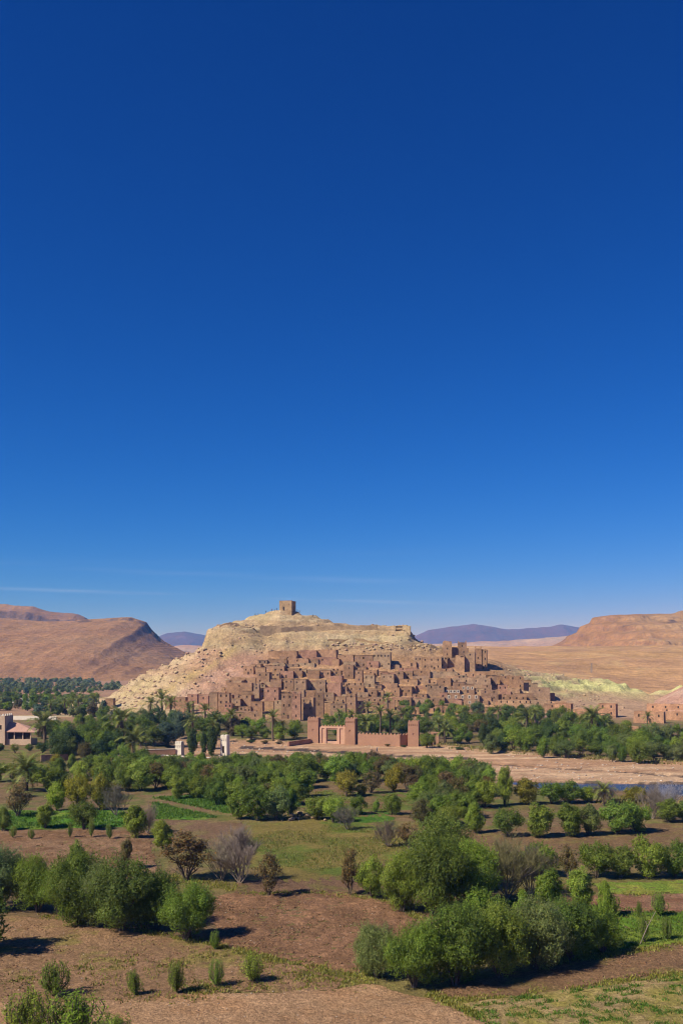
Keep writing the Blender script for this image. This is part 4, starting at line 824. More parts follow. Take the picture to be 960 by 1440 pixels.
# ---------------------------------------------------------------- mud-brick village
def panel(b, o, u, nrm, W, z0, z1, ops, dep, jit=0, step=2.2, seed=0):
    o = Vector(o); u = Vector(u); nrm = Vector(nrm)
    xs = {0., W}; zs = {z0, z1}
    for a, c, e, f in ops: xs |= {a, c}; zs |= {e, f}
    k = max(1, int(W / step))
    for i in range(1, k): xs.add(W * i / k)
    xs = sorted(xs); zs = sorted(zs)
    def pt(x, z, dd=0):
        zz = z
        if jit and z == z1: zz = z1 - jit * float(vn(o.x + u.x * x * .9 + seed * 3.1, o.y + u.y * x * .9 + z1, seed))
        p = o + u * x - nrm * dd; return (p.x, p.y, zz)
    def opn(x, z): return next((q for q in ops if q[0] < x < q[1] and q[2] < z < q[3]), None)
    for i in range(len(xs) - 1):
        for j in range(len(zs) - 1):
            x0, x1, a0, a1 = xs[i], xs[i + 1], zs[j], zs[j + 1]; q = opn((x0 + x1) / 2, (a0 + a1) / 2)
            if not q: b.quad(pt(x0, a0), pt(x1, a0), pt(x1, a1), pt(x0, a1))
            else:
                b.quad(pt(x0, a0, dep), pt(x1, a0, dep), pt(x1, a1, dep), pt(x0, a1, dep))
                if x0 == q[0]: b.quad(pt(x0, a0), pt(x0, a0, dep), pt(x0, a1, dep), pt(x0, a1))
                if x1 == q[1]: b.quad(pt(x1, a0, dep), pt(x1, a0), pt(x1, a1), pt(x1, a1, dep))
                if a0 == q[2]: b.quad(pt(x0, a0), pt(x1, a0), pt(x1, a0, dep), pt(x0, a0, dep))
                if a1 == q[3]: b.quad(pt(x0, a1, dep), pt(x1, a1, dep), pt(x1, a1), pt(x0, a1))
def win_mesh():
    b = MB(); b.box(-.5, .5, -.02, .02, 0, 1); m = b.me('window', M_dark); m.materials.append(M_wood)
    c = MB(); c.v, c.f = list(b.v), list(b.f)
    for x0, x1, z0, z1 in ((-.5, -.42, 0, 1), (.42, .5, 0, 1), (-.42, .42, 0, .07), (-.42, .42, .93, 1), (-.04, .04, .07, .93)): c.box(x0, x1, -.06, -.024, z0, z1)
    m = mesh('window', c.v, c.f, None, False, (M_dark, M_wood))
    for i, p in enumerate(m.polygons): p.material_index = 0 if i < 6 else 1
    return m
def door_mesh():
    c = MB(); c.box(-.5, .5, -.03, .03, 0, 1)
    for x in (-.32, 0, .32): c.box(x - .14, x + .14, -.07, -.034, .02, .98)
    return c.me('door', M_wood)
WIN = win_mesh(); DOOR = door_mesh()
MUDS = [(0.342, 0.203, 0.112), (0.368, 0.226, 0.126), (0.317, 0.194, 0.114), (0.332, 0.216, 0.130), (0.297, 0.181, 0.104), (0.389, 0.232, 0.133), (0.357, 0.246, 0.146), (0.368, 0.205, 0.133)]
HOUSES = []
def house(px0, px1, pt, pb, st='', yaw=None, nwin=None, depth=None, name='mud_house', col=None):
    pxc = (px0 + px1) / 2; x, d, z = hit(pxc, pb)
    if d > 900: return
    Wp = (px1 - px0) / F * d; h = max((pb - pt) / F * d, 1.6); a = R(rnd.uniform(5, 17)) if yaw is None else R(yaw)
    D = depth or max(2.2, min(5.5, h / .62, Wp * .6)); W = max(1.8, (Wp - D * math.sin(a)) / math.cos(a))
    ti = 'tower' in st; tp = .10 if ti else .03; ru = 'ruin' in st
    seed = rnd.randrange(9999); c = col or MUDS[rnd.randrange(len(MUDS))]; v = rnd.uniform(.9, 1.1); c = tuple(q * v for q in c)
    ops = []; wins = []; nw = nwin if nwin is not None else max(0, min(4, int(W / 2.9 + rnd.uniform(-.8, .6))))
    ww, wh = rnd.uniform(.6, .9), rnd.uniform(.9, 1.25)
    nf = 1 if h < 5.5 else 2 if h < 10 else 3
    if nw and W > 1.8:
        for fl in range(nf):
            zb = h * (fl + .42) / nf if nf > 1 else h * .5
            if zb + wh > h - .55: zb = h - .6 - wh
            if zb < .4: continue
            for i in range(nw):
                if ru and rnd.random() < .3 or nf > 1 and fl == 0 and rnd.random() < .45: continue
                xc = W * (i + .5) / nw + rnd.uniform(-.12, .12)
                if xc - ww / 2 < .3 or xc + ww / 2 > W - .3: continue
                ops.append((xc - ww / 2, xc + ww / 2, zb, zb + wh)); wins.append((xc, zb, ww, wh, 'window'))
    if 'door' in st or (h > 3 and rnd.random() < .3 and W > 3.5):
        xc = W * rnd.uniform(.25, .75); 
        if all(xc + .6 < q[0] or xc - .6 > q[1] or q[2] > 2.2 for q in ops): ops.append((xc - .5, xc + .5, .05, 2.0)); wins.append((xc, .05, 1.0, 1.95, 'door'))
    if ti:
        for rr in range(2):
            zb = h - 1.0 - rr * .85; n = max(3, int(W / .75))
            for i in range(n):
                xc = W * (i + .5) / n
                if 0 < xc - .16 and not any(q[2] < zb + .5 and q[3] > zb for q in ops if q[0] < xc + .2 and q[1] > xc - .2): ops.append((xc - .16, xc + .16, zb, zb + .5))
        hz = [q for q in ops]
    b = MB(); jit = 1.4 if ru else rnd.choice((.3, .55, .95)); sp = 1.0 if ru else 1.5; z0 = -2.5
    x0, x1, y0, y1 = -W / 2, W / 2, -D / 2, D / 2
    panel(b, (x0, y0, 0), (1, 0, 0), (0, -1, 0), W, z0, h, ops, .28, jit, sp, seed)
    sops = []
    if D > 3.5 and rnd.random() < .6 and h > 3:
        zb = h * .55; sops = [(D * .5 - .3, D * .5 + .3, zb, min(zb + .8, h - .5))]
    panel(b, (x1, y0, 0), (0, 1, 0), (1, 0, 0), D, z0, h, sops, .28, jit, sp, seed)
    panel(b, (x1, y1, 0), (-1, 0, 0), (0, 1, 0), W, z0, h, [], .28, jit, sp, seed)
    panel(b, (x0, y1, 0), (0, -1, 0), (-1, 0, 0), D, z0, h, sops, .28, jit, sp, seed)
    t_ = .35; hi = h - .55                                            # inner parapet faces and its top
    rx0, rx1, ry0, ry1 = x0 + t_, x1 - t_, y0 + t_, y1 - t_; zt = h - (jit * .55)
    for p, q in (((rx0, ry0), (rx1, ry0)), ((rx1, ry0), (rx1, ry1)), ((rx1, ry1), (rx0, ry1)), ((rx0, ry1), (rx0, ry0))):
        b.quad((q[0], q[1], hi - .2), (p[0], p[1], hi - .2), (p[0], p[1], zt), (q[0], q[1], zt))
    for A, B in (((x0, y0), (x1, y0)), ((x1, y0), (x1, y1)), ((x1, y1), (x0, y1)), ((x0, y1), (x0, y0))):
        ia = (min(max(A[0], rx0), rx1), min(max(A[1], ry0), ry1)); ib = (min(max(B[0], rx0), rx1), min(max(B[1], ry0), ry1))
        b.quad((A[0], A[1], zt), (B[0], B[1], zt), (ib[0], ib[1], zt), (ia[0], ia[1], zt))
    V = np.array(b.v); k = 1 - tp * np.clip(V[:, 2] / h, 0, 1); V[:, 0] *= k; V[:, 1] *= k; b.v = [tuple(q) for q in V]
    root = empty('mud_tower' if ti else name, (x, d + D / 2 * math.cos(a) + .6, z), -a, category='tower' if ti else 'house', group='mud-brick houses on the citadel hill')
    wo = link('wall', b.me('house_wall', M_mud), root); wo.color = (*c, 1)
    rb = MB(); kk = 1 - tp; rb.box(rx0 * kk + .004, rx1 * kk - .004, ry0 * kk + .004, ry1 * kk - .004, hi - .5, hi)
    ro = link('roof', rb.me('house_roof', M_roof), root); ro.color = (c[0] * .95, c[1] * 1.0, c[2] * 1.0, 1)
    for xc, zb, ww_, wh_, kd in wins:
        k = 1 - tp * zb / h; o = link(kd, WIN if kd == 'window' else DOOR, root); o.location = ((x0 + xc) * k, y0 * k + .25, zb); o.scale = (ww_ * .98, 1, wh_ * .98)
    if 'framed' in st:
        for xc, zb, ww_, wh_, kd in wins:
            if kd != 'window': continue
            k = 1 - tp * zb / h; fm = MB(); a_, e_ = ww_ / 2, ww_ / 2 + .3
            fm.box(-e_, -a_, -.06, .1, -.2, wh_ + .25); fm.box(a_, e_, -.06, .1, -.2, wh_ + .25); fm.box(-a_, a_, -.06, .1, wh_, wh_ + .25); fm.box(-a_, a_, -.06, .1, -.2, 0)
            o = link('window_surround', fm.me('window_surround', M_white), root); o.location = ((x0 + xc) * k, y0 * k + .02, zb)
    if not ru and not ti and rnd.random() < .5:                        # a thin coping proud of the wall
        pb_ = MB(); e = .1; kk = 1 - tp
        X0, X1, Y0, Y1 = x0 * kk - e, x1 * kk + e, y0 * kk - e, y1 * kk + e; zc0 = h - .12; zc1 = h + .08; s_ = .5
        pb_.box(X0, X1, Y0, Y0 + s_, zc0, zc1); pb_.box(X0, X1, Y1 - s_, Y1, zc0, zc1); pb_.box(X0, X0 + s_, Y0 + s_, Y1 - s_, zc0, zc1); pb_.box(X1 - s_, X1, Y0 + s_, Y1 - s_, zc0, zc1)
        po = link('parapet', pb_.me('coping', M_mud), root); po.color = (c[0] * .8, c[1] * .78, c[2] * .74, 1)
    if ti:
        kk = 1 - tp
        for sx in (-1, 1):
            for sy in (-1, 1):
                mb_ = MB(); mb_.box(-.38, .38, -.38, .38, -.3, .55, .15); mb_.box(-.24, .24, -.24, .24, .553, 1.0, .5)
                o = link('pinnacle', mb_.me('pinnacle', M_mud), root); o.color = wo.color; o.location = (sx * (W / 2 * kk - .37), sy * (D / 2 * kk - .37), h)
    nwn = sum(1 for q in wins if q[4] == 'window')
    HOUSES.append([root, pxc, pb, nwn, h, W, ti, ru])
    return root
HL = [(342, 358, 938, 951, '', 2), (359, 374, 939, 953, '', 0), (361, 382, 946, 964, '', 2), (381, 394, 946, 957, 'ruin', 2), (318, 357, 961, 981, '', 1), (329, 357, 977, 994, 'door', 2), (356, 366, 963, 988, 'tower', 1), (366, 374, 970, 986, '', 3), (372, 395, 968, 990, '', 2), (380, 397, 956, 971, '', 0),
 (263, 279, 977, 992, '', 1), (279, 295, 977, 1000, '', 1), (294, 307, 974, 1002, '', 0), (306, 324, 975, 1003, '', 2), (315, 327, 989, 1007, '', 2), (326, 372, 1000, 1016, 'door', 2), (352, 371, 987, 1006, '', 1), (370, 387, 987, 1000, '', 0), (385, 398, 985, 1003, '', 1),
 (376, 420, 915, 926, 'ruin', 0), (376, 406, 926, 937, 'ruin', 0), (402, 436, 926, 938, 'ruin', 1), (420, 448, 914, 927, 'ruin', 1), (446, 476, 913, 926, 'ruin', 0), (433, 476, 924, 937, 'ruin', 1),
 (432, 450, 944, 956, '', 0), (450, 466, 944, 956, '', 2), (466, 482, 944, 955, '', 1), (399, 413, 956, 973, '', 2), (413, 433, 956, 975, '', 2), (433, 446, 959, 972, 'door', 1), (444, 459, 956, 976, '', 1), (460, 482, 960, 981, '', 0),
 (395, 412, 975, 1011, '', 2), (410, 424, 975, 1014, 'tower', 1), (423, 444, 981, 1013, '', 2), (441, 456, 974, 1009, 'tower', 1), (455, 470, 986, 1006, 'ruin', 0), (464, 488, 990, 1010, '', 2),
 (474, 500, 921, 936, 'ruin', 1), (497, 526, 922, 941, '', 1), (524, 551, 920, 943, 'door', 5), (484, 498, 935, 956, '', 1), (470, 486, 944, 954, '', 1), (499, 511, 944, 963, '', 1), (511, 529, 950, 968, '', 2), (535, 557, 949, 967, '', 2), (555, 568, 943, 961, '', 1), (567, 582, 944, 957, 'door', 1),
 (470, 513, 960, 968, '', 5), (471, 490, 966, 980, '', 2), (488, 514, 966, 977, '', 2), (517, 531, 970, 984, '', 1), (530, 540, 971, 983, '', 1), (486, 503, 976, 1006, 'tower', 1), (471, 488, 980, 993, '', 2), (502, 517, 985, 1003, 'door', 2), (515, 541, 980, 993, '', 3), (549, 564, 968, 982, '', 1), (562, 582, 966, 980, 'door', 2), (557, 582, 981, 995, '', 3), (538, 556, 984, 1000, '', 1),
 (582, 594, 925, 941, '', 2), (593, 623, 924, 943, '', 3), (622, 636, 901, 925, 'ruin', 1), (633, 646, 909, 926, 'ruin', 1), (643, 657, 904, 927, 'tower', 1), (645, 660, 912, 936, '', 1), (620, 629, 924, 943, '', 2), (626, 648, 925, 940, '', 2), (640, 655, 922, 946, 'ruin', 1), (654, 670, 917, 946, 'ruin', 1), (667, 678, 911, 941, 'ruin tower', 1), (675, 686, 913, 943, 'ruin', 2),
 (580, 606, 941, 953, '', 1), (603, 645, 944, 956, 'ruin', 0), (640, 682, 947, 957, '', 4), (622, 692, 954, 967, '', 5), (580, 604, 952, 966, 'ruin', 1), (600, 626, 964, 981, '', 2), (649, 668, 963, 977, 'door framed', 3), (626, 648, 969, 979, 'framed', 4), (626, 676, 977, 993, 'framed', 5), (577, 604, 982, 995, '', 3), (604, 628, 980, 994, 'ruin', 2), (678, 692, 962, 978, 'ruin', 1),
 (668, 686, 950, 962, '', 2), (685, 699, 949, 966, 'ruin', 1), (703, 718, 950, 966, 'ruin', 1), (716, 738, 952, 973, '', 2), (734, 758, 960, 974, 'ruin', 1), (744, 775, 967, 986, '', 1), (694, 742, 977, 990, '', 5), (700, 748, 984, 1000, '', 5), (676, 702, 970, 986, '', 2), (744, 772, 984, 998, 'ruin', 1), (765, 790, 988, 1002, 'ruin', 1),
 (232, 247, 980, 998, '', 1), (246, 263, 980, 1003, '', 1), (147, 161, 983, 999, '', 0), (258, 272, 986, 1005, '', 1)]
for h_ in HL: house(h_[0], h_[1], h_[2], h_[3], h_[4], None, h_[5])
used = [((a[0] + a[1]) / 2, a[3]) for a in HL]
VP = [(300, 992), (345, 948), (378, 925), (470, 935), (600, 938), (690, 950), (760, 975), (800, 1003), (700, 1004), (300, 1008)]
tries = 0; added = 0
while added < 135 and tries < 6000:
    tries += 1; px = rnd.uniform(290, 790); pb = rnd.uniform(932, 1006)
    if not inpoly(np.array([px]), np.array([pb]), VP)[0]: continue
    if any(abs(px - a) < 11 and abs(pb - b) < 6 for a, b in used): continue
    used.append((px, pb)); wpx = rnd.choice((rnd.uniform(11, 22), rnd.uniform(20, 44))); hp = rnd.uniform(7, 13) if wpx < 22 else rnd.uniform(6, 9)
    house(px - wpx / 2, px + wpx / 2, pb - hp, pb, rnd.choice(('', '', '', 'ruin', 'door')), None, rnd.choice((0, 0, 1, 2))); added += 1
# road-side houses beyond the grove
for q in ((780, 808, 990, 1006, '', 0), (842, 871, 990, 1009, 'door', 2), (806, 842, 996, 1008, 'ruin', 0), (893, 938, 1000, 1017, 'door', 3), (912, 965, 989, 1003, 'door', 3), (936, 975, 1000, 1013, '', 1), (790, 850, 1004, 1012, 'ruin', 0), (868, 905, 1020, 1034, 'ruin', 0)):
    house(q[0], q[1], q[2], q[3], q[4], 26, q[5], col=(.42, .235, .135))
tiers = {}
for hs in HOUSES: tiers.setdefault(int((1012 - min(hs[2], 1011.9)) // 9) if hs[1] < 795 else -1, []).append(hs)
NUMW = ['windowless', 'one-windowed', 'two-windowed', 'three-windowed', 'four-windowed', 'five-windowed']
for t, lst in tiers.items():
    for i, hs in enumerate(sorted(lst, key=lambda q: q[1])):
        look = 'tapered mud tower' if hs[6] else ('ruined mud house' if hs[7] else (NUMW[hs[3]] if hs[3] < 6 else 'many-windowed') + ' mud house')
        hs[0]['label'] = (f"{look}, {ORD[i]} from the boulder slope on the {ORD[max(t, 0)]} village tier" if t >= 0 else f"{look}, {ORD[i]} from the village end along the far river bank")

# ---------------------------------------------------------------- hilltop granary and ruined walls
def wall_run(name, pts, hpx, thick, label, cat, mat=M_mud, col=(.33, .215, .125), jit=.9, step=1.2, sink=1.5, group=None):
    W3 = [hit(*p) if len(p) == 2 else ((p[0] - 480) / F * p[2], p[2], float(H(np.array([(p[0] - 480) / F * p[2]]), np.array([p[2]]))[0])) for p in pts]; x, d, z = W3[0]; root = empty(name, (x, d, z), 0, label=label, category=cat, group=group)
    for i in range(len(W3) - 1):
        b = MB(); A = Vector(W3[i]) - Vector((x, d, z)); B = Vector(W3[i + 1]) - Vector((x, d, z)); n = max(1, int((B - A).length / step)); u = (B - A); u.z = 0; u.normalize(); nn = Vector((u.y, -u.x, 0))
        hh = hpx * (W3[i][1]) / F; prev = None
        for k in range(n + 1):
            p = A.lerp(B, k / n); gz = float(H(np.array([p.x + x]), np.array([p.y + d]))[0]) - z
            tz = p.z + hh - jit * float(vn((p.x + x) * .45, (p.y + d) * .45 + i, 77)); zb = min(p.z, gz) - sink
            a = p - nn * 0; c = p - nn * thick
            cur = [(a.x, a.y, zb), (a.x, a.y, tz), (c.x, c.y, tz - .15), (c.x, c.y, zb)]
            if prev:
                b.quad(prev[0], cur[0], cur[1], prev[1]); b.quad(prev[1], cur[1], cur[2], prev[2]); b.quad(prev[2], cur[2], cur[3], prev[3])
            else: b.quad(cur[0], cur[1], cur[2], cur[3])
            prev = cur
        b.quad(prev[3], prev[2], prev[1], prev[0])
        o = link('wall', b.me('wall_run', mat), root); o.color = (*col, 1)
    return root
wall_run('rampart', [(366, 891), (388, 893), (395, 890)], 11, .9, 'ruined rampart corner below the hilltop granary', 'rampart', col=(.40, .285, .17))
wall_run('rampart', [(395, 890), (440, 888), (480, 887), (531, 888)], 8, .9, 'long ruined rampart along the hill plateau', 'rampart', col=(.40, .285, .17))
wall_run('rampart', [(531, 889), (556, 890)], 5, .9, 'low broken rampart linking the plateau wall and the end bastion', 'rampart', col=(.42, .31, .185), jit=1.4)
wall_run('rampart', [(309, 879, 612.), (322, 878, 613.), (336, 878, 614.)], 4, .9, 'small ruined wall on the cliff edge of the hill', 'rampart', col=(.34, .23, .14))
wall_run('terrace_wall', [(475, 914), (520, 913), (560, 914)], 3, .8, 'low terrace wall above the upper village houses', 'wall', col=(.36, .24, .14))
wall_run('terrace_wall', [(460, 903), (500, 902), (555, 907), (590, 911)], 2.5, .8, 'tan terrace wall across the pale hill ledge', 'wall', col=(.37, .25, .13))
wall_run('terrace_wall', [(340, 897), (390, 900), (450, 899)], 2.2, .7, 'crumbling pale terrace edge on the cliff-side ledge', 'wall', col=(.44, .33, .19), jit=1.5)
wall_run('terrace_wall', [(560, 902), (600, 908), (630, 915)], 2.2, .7, 'crumbling pale terrace edge above the castle cluster', 'wall', col=(.44, .33, .19), jit=1.5)
def granary():
    x, d, z = hit(404, 861); z -= .3; wd = 24 / F * d; h = 16.5 / F * d; a = R(20)
    root = empty('hilltop_granary', (x, d + 3, z), -a, label='square ruined granary tower crowning the hilltop', category='granary tower')
    W = 8.6; D = 7.0; b = MB(); x0, y0 = -W / 2, -D / 2
    panel(b, (x0, y0, 0), (1, 0, 0), (0, -1, 0), W, -2, h, [(2.6, 3.6, 1.2, 3.6), (1.2, 1.6, 4.6, 5.3), (6.4, 6.8, 4.6, 5.3)], .5, .35, 1.1, 5)
    panel(b, (-x0, y0, 0), (0, 1, 0), (1, 0, 0), D, -2, h, [(2.6, 3.8, .6, 4.2)], .6, .35, 1.1, 5)
    panel(b, (-x0, -y0, 0), (-1, 0, 0), (0, 1, 0), W, -2, h, [], .5, .35, 1.1, 5); panel(b, (x0, -y0, 0), (0, -1, 0), (-1, 0, 0), D, -2, h, [], .5, .35, 1.1, 5)
    o = link('wall', b.me('granary_wall', M_mud), root); o.color = (.36, .245, .14, 1)
    r = MB(); r.box(x0 + .01, -x0 - .01, y0 + .01, -y0 - .01, h - 1.2, h - .5); o = link('roof', r.me('granary_roof', M_roof), root); o.color = (.30, .2, .12, 1)
    c = MB(); c.box(x0 - .06, -x0 + .06, y0 - .06, y0 + .4, h - .28, h + .06); o = link('parapet', c.me('granary_coping', M_mud), root); o.color = (.27, .175, .105, 1)
    for xc, zb, ww, wh in ((-1.2, 1.2, 1, 2.4),): o = link('door', WIN, root); o.location = (xc, y0 + .45, zb); o.scale = (ww, 1, wh)
granary()
def bastion():
    x, d, z = hit(565, 892); root = empty('ruined_bastion', (x, d + 1, z), -R(10), label='pale eroded bastion at the end of the plateau wall', category='bastion')
    b = MB(); panel(b, (-5, 0, 0), (1, 0, 0), (0, -1, 0), 10, -2, 4.6, [(1.2, 5.2, .5, 3.4)], 1.2, 2.0, .8, 9); panel(b, (5, 0, 0), (0, 1, 0), (1, 0, 0), 4, -2, 4.6, [], .3, 2.0, .8, 9)
    panel(b, (5, 4, 0), (-1, 0, 0), (0, 1, 0), 10, -2, 4.6, [], .3, 2.0, .8, 9); panel(b, (-5, 4, 0), (0, -1, 0), (-1, 0, 0), 4, -2, 4.6, [], .3, 2.0, .8, 9)
    o = link('wall', b.me('bastion_wall', M_mud), root); o.color = (.46, .34, .19, 1)
    r = MB(); r.box(-4.9, 4.9, .1, 3.9, 1.5, 2.6); o = link('core', r.me('bastion_core', M_mud), root); o.color = (.42, .3, .17, 1)
bastion()

# ---------------------------------------------------------------- crenellated works by the river
def merlon_mesh(w=.7, t=.4, h=.55):
    b = MB(); b.box(-w / 2, w / 2, -t / 2, t / 2, 0, h * .6); b.box(-w / 2 + .08, w / 2 - .08, -t / 2 + .03, t / 2 - .03, h * .6 + .003, h, .45); return b
MER = merlon_mesh().me('merlon', M_pink); MERW = merlon_mesh(.6, .4, .7).me('merlon', M_white)
def cren(root, p0, p1, z, n, me):
    for i in range(n):
        t = (i + .5) / n; o = link('merlon', me, root); o.location = (p0[0] + (p1[0] - p0[0]) * t, p0[1] + (p1[1] - p0[1]) * t, z); o.rotation_euler = (0, 0, math.atan2(p1[1] - p0[1], p1[0] - p0[0]))
def ctower(root, cx, cy, W, D, h, mat, mer, part='tower', ops=(), nm=4):
    b = MB(); x0, y0 = cx - W / 2, cy - D / 2; ops = list(ops)
    n = max(3, int(W / .7))
    for i in range(n): xc = W * (i + .5) / n; ops.append((xc - .13, xc + .13, h - 1.2, h - .7))
    panel(b, (x0, y0, 0), (1, 0, 0), (0, -1, 0), W, -.6, h, ops, .22); panel(b, (x0 + W, y0, 0), (0, 1, 0), (1, 0, 0), D, -.6, h, [], .2)
    panel(b, (x0 + W, y0 + D, 0), (-1, 0, 0), (0, 1, 0), W, -.6, h, [], .2); panel(b, (x0, y0 + D, 0), (0, -1, 0), (-1, 0, 0), D, -.6, h, [], .2)
    b.quad((x0, y0, h), (x0 + W, y0, h), (x0 + W, y0 + D, h), (x0, y0 + D, h))
    V = np.array(b.v); k = 1 - .05 * np.clip(V[:, 2] / h, 0, 1); V[:, 0] = cx + (V[:, 0] - cx) * k; V[:, 1] = cy + (V[:, 1] - cy) * k; b.v = [tuple(q) for q in V]
    o = link(part, b.me('tower_wall', mat), root); hw, hd = W / 2 * .95 - .2, D / 2 * .95 - .2
    cren(root, (cx - hw - .2, cy - hd), (cx + hw + .2, cy - hd), h, nm, mer); cren(root, (cx + hw, cy - hd + .3), (cx + hw, cy + hd), h, max(2, nm - 1), mer); cren(root, (cx - hw, cy - hd + .3), (cx - hw, cy + hd), h, max(2, nm - 1), mer); cren(root, (cx - hw + .6, cy + hd), (cx + hw - .6, cy + hd), h, 2, mer)
    return o
def gate():
    x, d = gp(467, 1043.5); ya = R(14); s = d / F; ca = math.cos(ya)
    root = empty('pink_gateway', (x, d, -.55), -ya, label='pink rammed-earth gateway with two crenellated towers and a square opening', category='gateway')
    L = 40 * s / ca * .93
    ctower(root, -L / 2 - 2.2, 1.6, 4.0, 3.6, 8.6, M_pink, MER, ops=[(1.7, 2.3, 4.2, 5.0)]); ctower(root, L / 2 + 1.9, .9, 3.6, 4.6, 8.6, M_pink, MER, ops=[(1.5, 2.0, 4.2, 5.0)])
    b = MB(); o0 = L * .29; o1 = L * .66; ht = 5.9
    for a, c in ((0, o0), (o1, L)): b.box(-L / 2 + a, -L / 2 + c, .6, 1.5, -.5, ht)
    b.box(-L / 2 + o0, -L / 2 + o1, .6, 1.5, 4.85, ht); b.box(-L / 2 + o0, -L / 2 + o1, .6, 1.5, -.5, .8); link('wall', b.me('gate_wall', M_gate), root)
    for a in (.02, .19, .70, .90): p = MB(); p.box(-L / 2 + L * a, -L / 2 + L * (a + .07), .3, .6, -.5, 5.3); link('pier', p.me('pier', M_gate), root)
    p = MB(); p.box(-L / 2 + L * .02, L / 2 - L * .03, .35, .6, 5.302, 5.6); link('lintel', p.me('lintel', M_gate), root)
    cren(root, (-L / 2 + .3, 1.05), (L / 2 - .3, 1.05), ht, 8, MER)
gate()
def pwall():
    A = gp(503, 1045); B = gp(562, 1047); C = gp(575, 1046)
    root = empty('perimeter_wall', (A[0], A[1], -.5), 0, label='long pink crenellated wall beside the gateway', category='wall')
    for P, Q in ((A, B), (B, C)):
        u = Vector((Q[0] - P[0], Q[1] - P[1], 0)); L = u.length; u.normalize(); nn = Vector((u.y, -u.x, 0)); o0 = Vector((P[0] - A[0], P[1] - A[1], 0)); b = MB()
        a = o0; c = o0 + u * L; e = a - nn * .5; f = c - nn * .5; h = 3.6
        for p, q in ((a, c), (c, f), (f, e), (e, a)): b.quad((p.x, p.y, -.5), (q.x, q.y, -.5), (q.x, q.y, h), (p.x, p.y, h))
        b.quad((a.x, a.y, h), (c.x, c.y, h), (f.x, f.y, h), (e.x, e.y, h)); link('wall', b.me('perimeter', M_pink), root)
        m = (a + e) / 2; k = (c + f) / 2; cren(root, (m.x, m.y), (k.x, k.y), h, int(L / 1.25), MER)
    x, d = gp(582, 1047); t = empty('corner_tower', (x, d + 1.5, -.5), -R(12), label='square pink tower ending the perimeter wall', category='tower'); ctower(t, 0, 0, 3.7, 3.4, 8.0, M_pink, MER, part='tower_wall', ops=[(1.6, 2.1, 3.6, 4.3)])
    x, d = gp(610, 1046); t = empty('gate_ruin', (x, d, -.4), -R(12), label='small pink gate ruin half hidden by trees beyond the corner tower', category='gate ruin')
    b = MB(); b.box(-1, -.1, -.4, .4, -.5, 4.0); link('pier', b.me('pier', M_pink), t); b = MB(); b.box(.7, 1.6, -.4, .4, -.5, 3.6); link('pier', b.me('pier', M_pink), t); b = MB(); b.box(-1.1, 1.7, -.38, .38, 4.003, 4.4); link('lintel', b.me('lintel', M_pink), t)
pwall()
def white(px, pt, pb, W, D, label, door):
    x, d = gp(px, pb); h = (pb - pt) / F * d - .6; t = empty('white_tower', (x, d + D / 2, 0), -R(20), label=label, category='tower')
    ops = [(W * .3, W * .62, .3, 2.3)] if door else []
    ctower(t, 0, 0, W, D, h, M_white, MERW, part='tower_wall', ops=ops, nm=4)
    if door: b = MB(); b.box(-W * .2, W * .12, -D / 2 + .14, -D / 2 + .19, .3, 2.3); link('door', b.me('tower_door', M_dark), t)
    b = MB(); b.box(-W * .53, W * .53, -D * .53, D * .53, h - .42, h - .3); link('cornice', b.me('cornice', M_white), t)
white(252, 1043, 1060, 2.1, 1.9, 'smaller white crenellated tower at the end of the white garden wall', False)
white(316, 1034, 1060, 2.15, 2.1, 'larger white crenellated tower with a dark doorway', True)
def lowwall(name, pts, h, t, mat, label, capmat=None, cat='wall'):
    P = [gp(*p) for p in pts]; root = empty(name, (P[0][0], P[0][1], 0), 0, label=label, category=cat)
    for i in range(len(P) - 1):
        u = Vector((P[i + 1][0] - P[i][0], P[i + 1][1] - P[i][1], 0)); L = u.length
        b = MB(); b.box(0, L, -t / 2, t / 2, -.6, h); o = link('wall', b.me('low_wall', mat), root); o.location = (P[i][0] - P[0][0], P[i][1] - P[0][1], 0); o.rotation_euler = (0, 0, math.atan2(u.y, u.x)); o.color = (.36, .2, .13, 1)
        if capmat: b = MB(); b.box(-.05, L + .05, -t / 2 - .08, t / 2 + .08, h + .003, h + .15); c = link('coping', b.me('wall_cap', capmat), root); c.location = o.location; c.rotation_euler = o.rotation_euler
lowwall('garden_wall', [(205, 1061), (247, 1060)], 1.4, .35, M_pink, 'low garden wall with a white coping leading to the smaller white tower', M_white)
lowwall('garden_wall', [(150, 1074), (225, 1075), (300, 1074)], 1.6, .4, M_mud, 'long brown garden wall before the palm gardens', None)
lowwall('garden_wall', [(58, 1072), (96, 1070)], 2.0, .4, M_mud, 'reddish wall fragment below the big palms', None)
lowwall('garden_wall', [(228, 1066), (295, 1070)], .8, .9, M_mud, 'pale-topped low bank wall under the white towers', M_white)
lowwall('garden_wall', [(9, 1012), (80, 1013)], 1.8, .4, M_white, 'pale wall running behind the hotel pavilion', None)
lowwall('garden_wall', [(18, 988), (46, 988)], 3.0, 5, M_white, 'pale low building wall in the far grove', None)
lowwall('river_wall', [(405, 1047), (436, 1043)], 1.0, .7, M_mud, 'short rubble wall joining the gateway on the sand', None)
